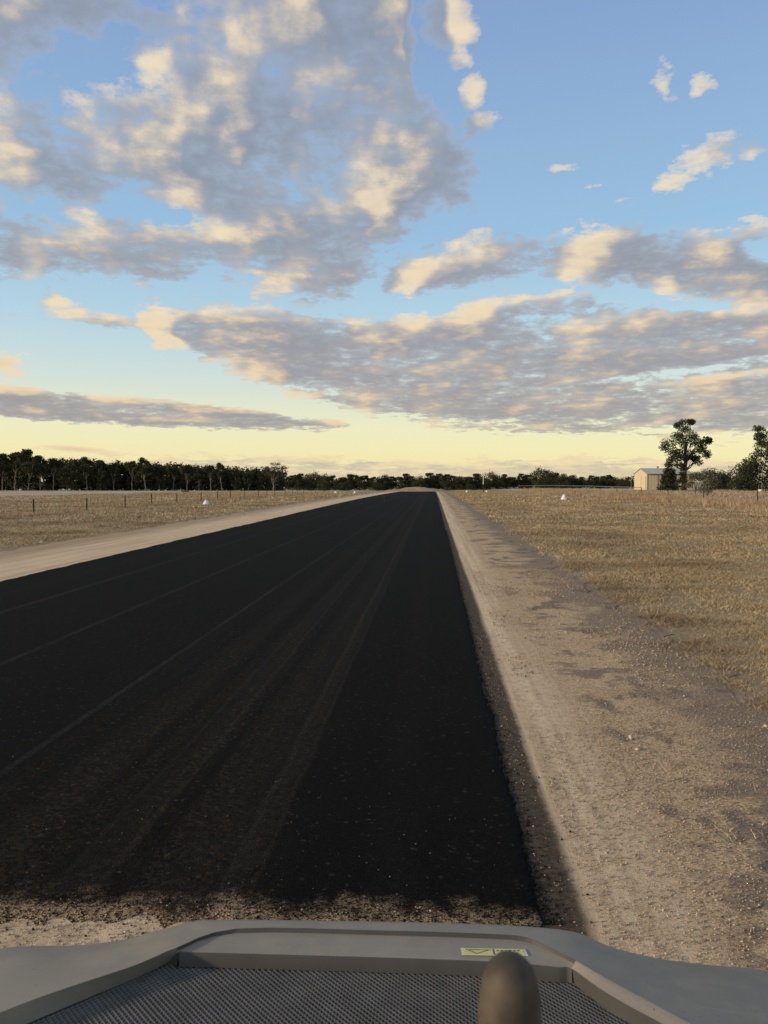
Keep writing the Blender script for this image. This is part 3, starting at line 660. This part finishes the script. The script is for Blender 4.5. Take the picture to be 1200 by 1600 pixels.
# ------------------------------------------------------------------ trees
def leaf_cards(rng, clumps, size, per):
    """clumps: list of (centre, radius xyz). small two-triangle leaves spread through the volume"""
    V = []; 
    for c, r, n in clumps:
        n = int(n * per)
        u = rng.normal(size=(n, 3)); u /= np.linalg.norm(u, axis=1)[:, None] + 1e-9
        rad = rng.rand(n, 1) ** .45
        P = np.array(c)[None] + u * rad * np.array(r)[None]
        s = size * (.6 + .8 * rng.rand(n, 1))
        a = rng.normal(size=(n, 3)); a[:, 2] -= .5; a /= np.linalg.norm(a, axis=1)[:, None]; b = rng.normal(size=(n, 3)); b = np.cross(a, b); b /= np.linalg.norm(b, axis=1)[:, None] + 1e-9
        Q = np.stack([P - a * s * .55, P + b * s * .26, P + a * s * .55, P - b * s * .26], 1); V.append(Q)
    V = np.concatenate(V).reshape(-1, 3); n = len(V) // 4; return V, np.arange(4 * n).reshape(n, 4)
def branch(mb, rng, p, q, r0, r1, n=5, k=4, bow=.08):
    p, q = Vector(p), Vector(q); L = (q - p).length; pts = []; rad = []
    for i in range(k + 1):
        t = i / k; w = p.lerp(q, t) + Vector(rng.normal(size=3)) * L * bow * math.sin(math.pi * t) * .6 + Vector((0, 0, L * .06 * math.sin(math.pi * t))); pts.append(w); rad.append(r0 + (r1 - r0) * t)
    mb.tube(pts, rad, n, False); return pts
def gum(seed, H=15, spread=4.5, fork=.35, lean=0.0, size=.5, per=1.0, nl=5, r0=.26, clump=1.3, low=False):
    """trunk, limbs to several lobes, each lobe a knot of leaf clumps"""
    rng = np.random.RandomState(seed); mb = MB(); clumps = []
    top = Vector((lean * H, 0, H * fork)); tr = branch(mb, rng, (0, 0, -.15), top, r0, r0 * .7, 8, 5, .05)
    for k in range(nl + 1):
        if k == nl: a, rr, zf = 0, .1 * spread, .90
        else: a = 6.283 * (k + .7 * rng.rand()) / nl; rr = spread * (.45 + .3 * rng.rand()); zf = fork + (1 - fork) * (.22 + .55 * rng.rand())
        c = Vector((lean * H + rr * math.cos(a), rr * math.sin(a), zf * H)); st = tr[-1] if k % 2 else tr[-2]
        lb = branch(mb, rng, st, c, r0 * .5, r0 * .18, 6, 4, .10)
        nc = 8 + int(5 * rng.rand())
        for j in range(nc):
            u = rng.normal(size=3); u /= np.linalg.norm(u); q = clump * (.6 + .6 * rng.rand()); R_ = spread * .36 * rng.rand() ** .4
            cc = Vector((c.x + u[0] * R_, c.y + u[1] * R_, min(H - q * .6, c.z + u[2] * R_ * .95)))
            if j < 4: branch(mb, rng, lb[2 + j % 3], cc, r0 * .16, r0 * .05, 4, 3, .1)
            clumps.append((tuple(cc), (q, q, q * .75), 55))
    if low:
        for k in range(14): a = rng.rand() * 6.28; rr = spread * .7 * rng.rand(); clumps.append(((math.cos(a) * rr, math.sin(a) * rr, H * (.10 + .4 * rng.rand())), (clump * 1.15,) * 3, 65))
    V, F = leaf_cards(rng, clumps, size, per)
    return mb.mesh('trunk'), np_mesh('crown', V, F)
def shaped(seed, y, foot, pts, size, per, r0, forkpx, leanpx=0):
    """a tree whose clumps are set out one by one (view points at distance y), with its own depth"""
    rng = np.random.RandomState(seed); mb = MB(); clumps = []; b = at_y(*foot, y); z = gzf(b.x, y); b.z = z
    L = lambda px, py: at_y(px, py, y) - b
    fk = L(*forkpx); tr = branch(mb, rng, (0, 0, -.2), fk, r0, r0 * .62, 8, 6, .03)
    hi = max(p[1] for p in pts); xs_ = [L(p[0], p[1]).x for p in pts]; half = (max(xs_) - min(xs_)) / 2
    for i, (px, py, rp) in enumerate(pts):
        c = L(px, py); dep = math.sqrt(max(.1, 1 - min(1, abs(c.x) / half) ** 2)) * half * .75; q = rp / 1200 * y * 1.15
        for j in range(2):
            cc = c + Vector((rng.normal() * q * .25, (rng.rand() * 2 - 1) * dep, rng.normal() * q * .2)); clumps.append((tuple(cc), (q, q * 1.1, q * .8), 75))
            t_ = min(.98, max(.35, (cc.z * .62) / fk.z)) if cc.z * .62 < fk.z else .98
            branch(mb, rng, tr[min(6, int(t_ * 6))], cc, r0 * .22, r0 * .04, 5, 5, .07)
    V, F = leaf_cards(rng, clumps, size, per); return mb.mesh('trunk'), np_mesh('crown', V, F), (b.x, y, z)
def bush(seed, H, W, size=.35, n=26, per=1.0, stem=.12, conical=False, z0=.12, stems=4):
    rng = np.random.RandomState(seed); mb = MB(); clumps = []
    for k in range(stems):
        a = 6.28 * k / stems + rng.rand(); mb.tube([(0.05 * math.cos(a), .05 * math.sin(a), -.1), (W * .08 * math.cos(a), W * .08 * math.sin(a), H * .3), (W * .22 * math.cos(a), W * .22 * math.sin(a), H * .7)], [stem, stem * .7, stem * .25], 6, False)
    for k in range(n):
        zf = z0 + (1 - z0) * .88 * rng.rand(); a = rng.rand() * 6.28
        prof = (1 - zf) ** .7 * .95 + .15 if conical else math.sin(math.pi * min(.97, (zf * .8 + .16))) ** .6
        rr = W / 2 * prof * rng.rand() ** .5 * .8; q = W * (.15 + .09 * rng.rand()) * (.65 if conical and zf > .7 else 1); clumps.append(((rr * math.cos(a), rr * math.sin(a), zf * H), (q, q, q * .85), 70))
    V, F = leaf_cards(rng, clumps, size, per); return mb.mesh('trunk'), np_mesh('crown', V, F)
def plant(name, meshes, loc, rz, sc, label, cat, group=None):
    o = empty(name, loc, rz); o.scale = sc; tag(o, label, cat, group)
    for nm, me in (('trunk', meshes[0]), ('crown', meshes[1])): link(nm, me, None, o)
    return o
def dress(ms, bark, leaf): ms[0].materials.append(MAT[bark]); ms[1].materials.append(MAT[leaf]); return ms
GUM = [dress(gum(11, 15, 4.4, .40, .03, .62, 1.0, 5), 'bark_pale', 'leaf'), dress(gum(23, 15, 5.4, .32, -.05, .62, 1.0, 6), 'bark_pale', 'leaf'),
       dress(gum(37, 15, 3.6, .46, .02, .58, .9, 4), 'bark_pale', 'leaf'), dress(gum(41, 15, 4.8, .34, .06, .62, 1.0, 5, low=True), 'bark_pale', 'leaf'),
       dress(gum(59, 15, 5.2, .26, 0, .62, 1.0, 7, low=True), 'bark', 'leaf_mid')]
ORD = ['leftmost', 'second', 'third', 'fourth', 'fifth', 'sixth', 'seventh', 'eighth', 'ninth', 'tenth', 'eleventh', 'twelfth', 'thirteenth', 'fourteenth', 'fifteenth', 'sixteenth', 'seventeenth', 'eighteenth', 'nineteenth', 'twentieth', 'twenty first', 'twenty second', 'twenty third', 'twenty fourth', 'twenty fifth', 'twenty sixth', 'twenty seventh', 'twenty eighth']
def put_tree(px, top, y, ms, mh, label, name='gum_tree', group=None, wide=1.0, cat='tree', rz=None):
    x = at_y(px, 765, y).x; z = gzf(x, y); h = at_y(px, top, y).z - z; s = h / mh
    return plant(name, ms, (x, y, z), (px * 1.37) % 6.28 if rz is None else rz, (s * wide, s * wide, s), label, cat, group)
#        px  top  Y    kind wide
LEFT = [(-34, 704, 285, 1, 1.0), (4, 709, 290, 0, 1.0), (24, 706, 296, 2, 1.2), (44, 701, 288, 1, .9), (63, 712, 300, 0, .9), (84, 716, 292, 2, 1.1), (106, 723, 284, 4, 1.25), (136, 714, 288, 0, .9), (157, 719, 296, 3, .9), (178, 725, 300, 1, .9),
        (206, 720, 292, 2, 1.1), (227, 715, 288, 0, 1.0), (250, 729, 296, 3, 1.0), (271, 730, 300, 2, 1.2), (292, 726, 290, 1, .9), (311, 733, 298, 0, 1.0), (329, 727, 290, 2, 1.0), (346, 723, 288, 0, .95), (368, 737, 296, 3, 1.0), (388, 739, 300, 1, 1.0), (406, 741, 304, 4, 1.0)]
for i, (px, top, y, k, wd) in enumerate(LEFT):
    extra = {6: 'bushy olive green tree', 3: 'tall spreading gum tree', 11: 'tall round topped gum tree', 17: 'tall dense gum tree'}.get(i, 'dark gum tree')
    lab = ('dark gum tree cut by the left picture edge in the left tree line' if i == 0 else f'{extra}, {ORD[i]} from the left in the left tree line')
    put_tree(px, top, y, GUM[k], 15, lab, group='gum trees of the left tree line', wide=wd, name='gum_tree')
rt = dress(gum(77, 11, 5.4, .34, .02, .36, .62, 7, .26, clump=1.1), 'bark_pale', 'leaf_mid')
put_tree(427, 722.5, 282, rt, 11, 'round open crowned pale trunked gum tree at the right end of the left tree line', wide=1.15)
SM = [dress(bush(101, 10, 11, .7, 40, 1.0, .2, False, .08), 'bark', 'leaf'), dress(gum(103, 10, 4.6, .28, 0, .6, 1.0, 5, .2, low=True), 'bark', 'leaf'), dress(bush(107, 10, 13, .6, 40, 1.0, .2, False, .1), 'bark', 'leaf_mid'), dress(gum(109, 10, 5.0, .25, 0, .6, 1.0, 6, .2, low=True), 'bark', 'leaf')]
rng = random.Random(8); px = 446
tops = {455: 743, 470: 740, 490: 738.5, 520: 743, 545: 741, 570: 743, 600: 742, 632: 740, 655: 744, 672: 739, 700: 741, 720: 744, 742: 740, 765: 738, 790: 741, 815: 740, 845: 732, 868: 739, 893: 742, 925: 743, 950: 742, 975: 747}
for px, tp in tops.items():
    for j in range(2):
        xx = px + (0 if j == 0 else 12 + rng.uniform(-3, 3)); tt = tp + (0 if j == 0 else rng.uniform(1, 5)); y = (380 if xx < 560 else 400) + rng.uniform(-12, 30) + (0 if j == 0 else 14)
        if px == 845 and j == 0: put_tree(xx, tt, 372, SM[2], 10, 'big broad dark tree standing highest in the far tree line left of the shed', name='broad_tree', wide=1.1)
        else: put_tree(xx, tt, y, SM[rng.randrange(4)], 10, 'small dark tree in the low far tree line beyond the runway end', name='far_tree', group='trees of the far tree line', wide=rng.uniform(.9, 1.25))
# bushes before the line
for i, (px, top, y, w, lab) in enumerate([(508, 741, 262, .75, 'rounded dark bush beside the paddock edge left of the runway end'), (540, 752, 300, 1.3, 'low wide bush before the far trees, left of the runway end'), (590, 753, 330, 1.5, 'low spreading scrub just left of the dirt bank'), (655, 751, 330, 1.6, 'low spreading scrub right behind the dirt bank'), (735, 757, 300, 1.2, 'small low shrub near the foot of the white pole')]):
    put_tree(px, top, y, SM[0 if i % 2 else 2], 10, lab, name='bush', wide=w, cat='bush')
# the dark depth of the wood behind the front rows
def wood():
    r = np.random.RandomState(3); cl = []
    for px in np.arange(-120, 440, 5.0):
        for _ in range(2):
            y = 308 + r.rand() * 25; p = at_y(px + r.rand() * 5, 760, y); z = gzf(p.x, y); hm = 11.8 - 4.9 * max(0, (px - 60) / 380)
            for k in range(3): cl.append(((p.x, y, z + .5 + hm * (k + r.rand()) / 3), (2.6, 2.2, 2.5), 75))
    for px in np.arange(430, 1000, 5.0):
        y = 435 + r.rand() * 25; p = at_y(px, 760, y); z = gzf(p.x, y)
        for k in range(2): cl.append(((p.x, y, z + 1 + 4.8 * (k + r.rand() * .8) / 2), (3.2, 2.6, 2.3), 60))
    V, F = leaf_cards(r, cl, 1.2, 1.0); o = link('woodland', np_mesh('woodland', V, F), MAT['leaf'], None, 'stuff'); tag(o, 'dark mass of woodland behind the front trees', 'woodland')
wood()
# right hand side
T1 = [(1073, 658, 6), (1064, 663, 6), (1080, 662, 4.5), (1069, 670, 6), (1056, 681, 8), (1069, 683, 9), (1082, 684, 8), (1047, 691, 8), (1038, 698, 7), (1061, 693, 9), (1076, 695, 9), (1092, 693, 8), (1101, 691, 7), (1108, 688, 5), (1097, 703, 7), (1102, 711, 6), (1050, 707, 8),
      (1064, 706, 8), (1047, 719, 7), (1056, 716, 7), (1044, 726, 6), (1086, 706, 7), (1087, 721, 6), (1079, 714, 5), (1093, 717, 5), (1060, 727, 5)]
m0, m1, lc = shaped(131, 182, (1070, 763), T1, .38, 2.0, .50, (1072, 690)); plant('gum_tree', dress((m0, m1), 'bark', 'leaf'), lc, 0, (1, 1, 1), 'tall dark gum tree rising beside the cream shed', 'tree')
iv = dress(bush(133, 6, 2.6, .28, 22, 1.0, .15, True, .05), 'bark', 'leaf'); put_tree(1067, 722, 180, iv, 6, 'narrow dark growth round the foot of the tall tree', name='shrub', cat='shrub')
ds = dress(bush(137, 5, 4.2, .28, 60, 1.6, .12, True, .02), 'bark', 'leaf_dark'); put_tree(1045, 729, 172, ds, 5, 'dense dark green conical shrub before the shed wall', name='shrub', cat='shrub')
ol = dress(bush(139, 4.4, 4.0, .20, 44, .8, .07, False, .16, 5), 'bark_pale', 'leaf_olive'); put_tree(1105, 731, 118, ol, 4.4, 'grey green loose olive bush beside the fence', name='shrub', cat='shrub')
yo = dress(gum(141, 4.2, 1.5, .40, .05, .18, .7, 5, .07, clump=.55), 'bark', 'leaf_olive'); put_tree(1088, 737, 104, yo, 4.2, 'slender young tree with bare lower trunk at the fence line', name='young_tree')
T2 = [(1191, 671, 6), (1198, 668, 7), (1187, 683, 6), (1197, 682, 8), (1206, 676, 8), (1185, 694, 6), (1195, 697, 8), (1208, 692, 9), (1190, 708, 7), (1184, 714, 7), (1199, 712, 9), (1213, 708, 9), (1172, 722, 8), (1164, 730, 8), (1180, 726, 9), (1192, 724, 9), (1206, 724, 10), (1218, 722, 10), (1160, 742, 9), (1175, 740, 11), (1190, 742, 11), (1207, 741, 11), (1225, 700, 9), (1230, 730, 11), (1240, 715, 9), (1222, 684, 8)]
m0, m1, lc = shaped(151, 165, (1206, 763), T2, .34, 2.0, .42, (1206, 700)); plant('gum_tree', dress((m0, m1), 'bark', 'leaf'), lc, 0, (1, 1, 1), 'tall gum tree cut by the right picture edge', 'tree')
rb = dress(bush(153, 5, 6.5, .3, 34, 1.2, .15, False, .02), 'bark', 'leaf'); put_tree(1170, 721, 170, rb, 5, 'rounded tree crown leaning left from the tall right edge tree', name='broad_tree')
put_tree(1134, 734, 215, rb, 5, 'dark round shrub between the olive bush and right edge trees', name='shrub', cat='shrub', wide=.85)
rb2 = dress(bush(157, 3.2, 6.5, .26, 34, 1.2, .12, False, .02), 'bark', 'leaf_mid')
for px, tp, lab in ((1118, 742, 'low dark hedge bush right behind the olive bush'), (1160, 741, 'low brown green hedge bush left of the small white tank'), (1200, 742, 'low hedge bush at the right picture edge')): put_tree(px, tp, 190, rb2, 3.2, lab, name='hedge_bush', cat='bush', wide=1.2)
# small pale tank stand at the right edge
def tank():
    y = 160; p = at_y(1188, 762, y); z = gzf(p.x, y); o = empty('tank_stand', (p.x, y, z)); tag(o, 'small white trough under a pale pipe frame at the right edge', 'trough')
    MB().lathe([(.38, 0), (.40, .55), (.34, .6), (.33, .5), (.001, .5)], n=18).build('trough', MAT['white'], o)
    for s in (-1, 1): MB().tube([(s * .33, 0, 0), (s * .33, 0, 1.5)], .04, 8).build('leg', MAT['galv'], o)
    MB().tube([(-.36, 0, 1.5), (.36, 0, 1.5)], .04, 8).build('cross_bar', MAT['galv'], o)
tank()
# pale stumps / markers in front of the left wood
for i, (px, py, w, lab) in enumerate([(32, 766, .9, 'pale stone at the foot of the left wood, the leftmost'), (248, 766, .55, 'small pale stone before the left wood, middle of three'), (259, 766, .55, 'small pale stone before the left wood, right of its twin'), (304, 766, .45, 'smallest pale stone before the left wood, farthest right')]):
    y = 272; x = at_y(px, py, y).x; rr = np.random.RandomState(i)
    bm = bmesh.new(); bmesh.ops.create_icosphere(bm, subdivisions=2, radius=w * .6)
    for v in bm.verts: v.co *= 1 + .3 * (rr.rand() - .5); v.co.z *= .8
    me = bpy.data.meshes.new('pale_stone'); bm.to_mesh(me); bm.free(); o = link('pale_stone', me, MAT['concrete']); o.location = (x, y, gzf(x, y) + w * .3); tag(o, lab, 'stone', 'pale stones before the left wood')
def log():
    y = 205; p = at_y(289, 769, y); o = empty('fallen_log', (p.x, y, gzf(p.x, y)), .2); tag(o, 'dark fallen log lying in the left paddock', 'log')
    MB().tube([(-1.0, 0, .18), (-.2, .05, .26), (.5, 0, .24), (1.1, -.05, .16)], [.17, .24, .22, .12], 9).build('stem', MAT['bark'], o, True)
    MB().tube([(.2, 0, .3), (.5, .1, .62)], [.09, .04], 6).build('branch_stub', MAT['bark'], o)
log()

# ------------------------------------------------------------------ grass and loose gravel
def blades(r, X, Y, h, w, lean):
    n = len(X); a = r.rand(n) * 6.283; f = r.rand(n) * 6.283; Z = gz(X, Y) - .004
    hh = h * (.55 + .9 * r.rand(n)); ww = w * (.7 + .6 * r.rand(n)); ln = lean * (.3 + r.rand(n)) * hh
    B = np.stack([X, Y, Z], -1); dx = np.stack([np.cos(a) * ww / 2, np.sin(a) * ww / 2, 0 * a], -1); L = np.stack([np.cos(f) * ln, np.sin(f) * ln, 0 * f], -1)
    mid = B + L * .4 + np.stack([0 * a, 0 * a, hh * .62], -1); top = B + L + np.stack([0 * a, 0 * a, hh], -1)
    return np.stack([B - dx, B + dx, mid + dx * .7, mid - dx * .7, top], 1)
def blade_mesh(name, blk):
    V = np.concatenate(blk); n = len(V); i = np.arange(n)[:, None] * 5
    T = np.stack([i + [0, 1, 2], i + [0, 2, 3], i + [3, 2, 4]], 1).reshape(-1, 3); return np_mesh(name, V.reshape(-1, 3), T)
def in_view(X, Y, m=.10): u = (X * math.cos(YAW) + Y * math.sin(YAW)) / (Y * math.cos(YAW) - X * math.sin(YAW) + 1e-6); return (np.abs(u) < .5 + m)
def scatter(r, x0, x1, y0, y1, n):
    X = x0 + (x1 - x0) * r.rand(n); Y = y0 + (y1 - y0) * r.rand(n); k = in_view(X, Y); return X[k], Y[k]
def clumped(r, X, Y, s=1.2, lo=.25):
    c = vnoise(X * s, Y * s) * .6 + vnoise(X * s * 3.1, Y * s * 3.1) * .4; k = r.rand(len(X)) < lo + (1 - lo) * sstep(c, .3, .65); return X[k], Y[k], c[k]
def grow():
    r = np.random.RandomState(21); blk = []
    def area(x0, x1, y0, y1, dens, h, w, lean, edge=None):
        X, Y = scatter(r, x0, x1, y0, y1, int((x1 - x0) * (y1 - y0) * dens))
        if edge is not None:
            e, s = edge; xe = e + .8 * (vnoise(Y * .9, Y * 0 + 2.2) - .5) + .5 * (vnoise(Y * 3.1, Y * 0) - .5); d = (X - xe) * s; k = r.rand(len(X)) < sstep(d, -.15, .55); X, Y = X[k], Y[k]
        X, Y, c = clumped(r, X, Y)
        blk.append(blades(r, X, Y, h * (.5 + c), w, lean))
    area(2.9, 14, 6.2, 14, 2000, .052, .0085, 2.2, (3.5, 1)); area(2.9, 19, 14, 24, 850, .056, .013, 2.0, (3.5, 1)); area(2.9, 28, 24, 44, 230, .062, .024, 1.8, (3.5, 1)); area(2.9, 33, 44, 90, 46, .07, .05, 1.5, (3.5, 1)); area(2.9, 34, 90, 200, 9, .10, .11, 1.2, (3.5, 1))
    area(-34, -14, 18, 44, 200, .065, .024, 1.8, (-14.9, -1)); area(-60, -14, 44, 90, 34, .10, .05, 1.2, (-14.9, -1)); area(-70, -14, 90, 200, 8, .11, .11, 1.2, (-14.9, -1))
    # odd tufts out on the bare earth
    X, Y = scatter(r, 1.9, 3.6, 5, 22, 9000); k = vnoise(X * 2.3 + 9, Y * 2.3) > .74; blk.append(blades(r, X[k], Y[k], .045, .007, 1.6))
    o = link('dry_grass', blade_mesh('dry_grass', blk), MAT['grass'], None, 'stuff'); tag(o, 'short dry mown grass covering the strips beside the runway', 'grass')
    # tall rank grass along the fences and in the paddocks
    blk = []
    def belt(xc, hw, y0, y1, n, h, w, lo=.3, s=.5):
        Y = y0 + (y1 - y0) * r.rand(n) ** 1.3; X = xc + hw * r.normal(size=n) * .6; k = in_view(X, Y); X, Y = X[k], Y[k]; X, Y, c = clumped(r, X, Y, s, lo); blk.append(blades(r, X, Y, h * (.45 + c), w * (.6 + Y / 140), .45))
    belt(30.6, 3.2, 50, 240, 110000, .46, .03, .35); belt(-28.3, 1.0, 35, 190, 26000, .22, .022, .0, .22); belt(-42, 16, 50, 180, 36000, .17, .04, .05, .12); belt(60, 18, 90, 190, 30000, .26, .05, .2, .2)
    o = link('tall_grass', blade_mesh('tall_grass', blk), MAT['tall'], None, 'stuff'); tag(o, 'tall red brown dry grass standing along the fences', 'grass')
    # loose stones
    X = []; Y = []; S = []
    def st(x0, x1, y0, y1, n, s0, s1, mask=None):
        x, y = scatter(r, x0, x1, y0, y1, n)
        if mask is not None: k = r.rand(len(x)) < mask(x, y); x, y = x[k], y[k]
        X.append(x); Y.append(y); S.append(s0 + (s1 - s0) * r.rand(len(x)) ** 3)
    m1 = lambda x, y: .12 + .88 * sstep(vnoise(x * 1.1 + 3, y * .6), .4, .65)
    st(.9, 3.4, 3.2, 9, 30000, .0025, .009, m1); st(1.0, 3.4, 9, 22, 20000, .005, .016, m1); st(.65, 1.2, 3.2, 12, 1200, .003, .009)
    st(-4, .7, 3.0, 4.35, 9000, .003, .009, lambda x, y: 1 - sstep(y + .4 * (vnoise(x * 2, y * 3) - .5), 3.9, 4.15)); st(1.6, 3.4, 4, 14, 260, .012, .026, lambda x, y: sstep(vnoise(x * 1.7 + 8, y * .9), .45, .6)); st(-5, .5, 4.3, 8, 500, .002, .005, lambda x, y: 1 - sstep(y, 4.6, 7))
    def pieces(X, Y, S, name, mat, label, cat):
      X = np.concatenate(X); Y = np.concatenate(Y); S = np.concatenate(S); n = len(X); octa = np.array([(1, 0, 0), (0, 1, 0), (-1, 0, 0), (0, -1, 0), (0, 0, .75), (0, 0, -.6)])
      a = r.rand(n) * 6.28; P = octa[None] * (S[:, None] * (.6 + .8 * r.rand(n, 6)))[:, :, None]; P = P + r.normal(size=P.shape) * (S * .22)[:, None, None]
      ca, sa = np.cos(a)[:, None], np.sin(a)[:, None]; x = P[:, :, 0] * ca - P[:, :, 1] * sa; y = P[:, :, 0] * sa + P[:, :, 1] * ca
      zb = gz(X, Y) + np.where((X < .58) & (Y > 4.1), .032, .012)
      V = np.stack([x + X[:, None], y + Y[:, None], P[:, :, 2] + (zb + S * .35)[:, None]], -1)
      T = np.array([(0, 1, 4), (1, 2, 4), (2, 3, 4), (3, 0, 4), (1, 0, 5), (2, 1, 5), (3, 2, 5), (0, 3, 5)])
      F = (np.arange(n)[:, None, None] * 6 + T[None]).reshape(-1, 3)
      o = link(name, np_mesh(name, V.reshape(-1, 3), F), mat, None, 'stuff'); tag(o, label, cat)
    pieces(X, Y, S, 'loose_gravel', MAT['stone'], 'loose brown and pale stones scattered over the shoulder', 'gravel')
    Y = 4.1 + 34 * r.rand(4500) ** 1.8; X = .605 + .05 * np.abs(r.normal(size=4500)) ** 1.8 - .012; S = .003 + .007 * r.rand(4500) ** 3 + Y * .00015
    X2 = -4.5 + 5.1 * r.rand(2600); Y2 = 4.15 - .16 * np.abs(r.normal(size=2600)) + .12 * (vnoise(X2 * 3, X2 * 0) - .5); S2 = .002 + .007 * r.rand(2600) ** 2
    pieces([X, X2], [Y, Y2], [S, S2], 'asphalt_crumbs', MAT['crumb'], 'loose black asphalt crumbs along the edges of the seal', 'crumbs')
grow()
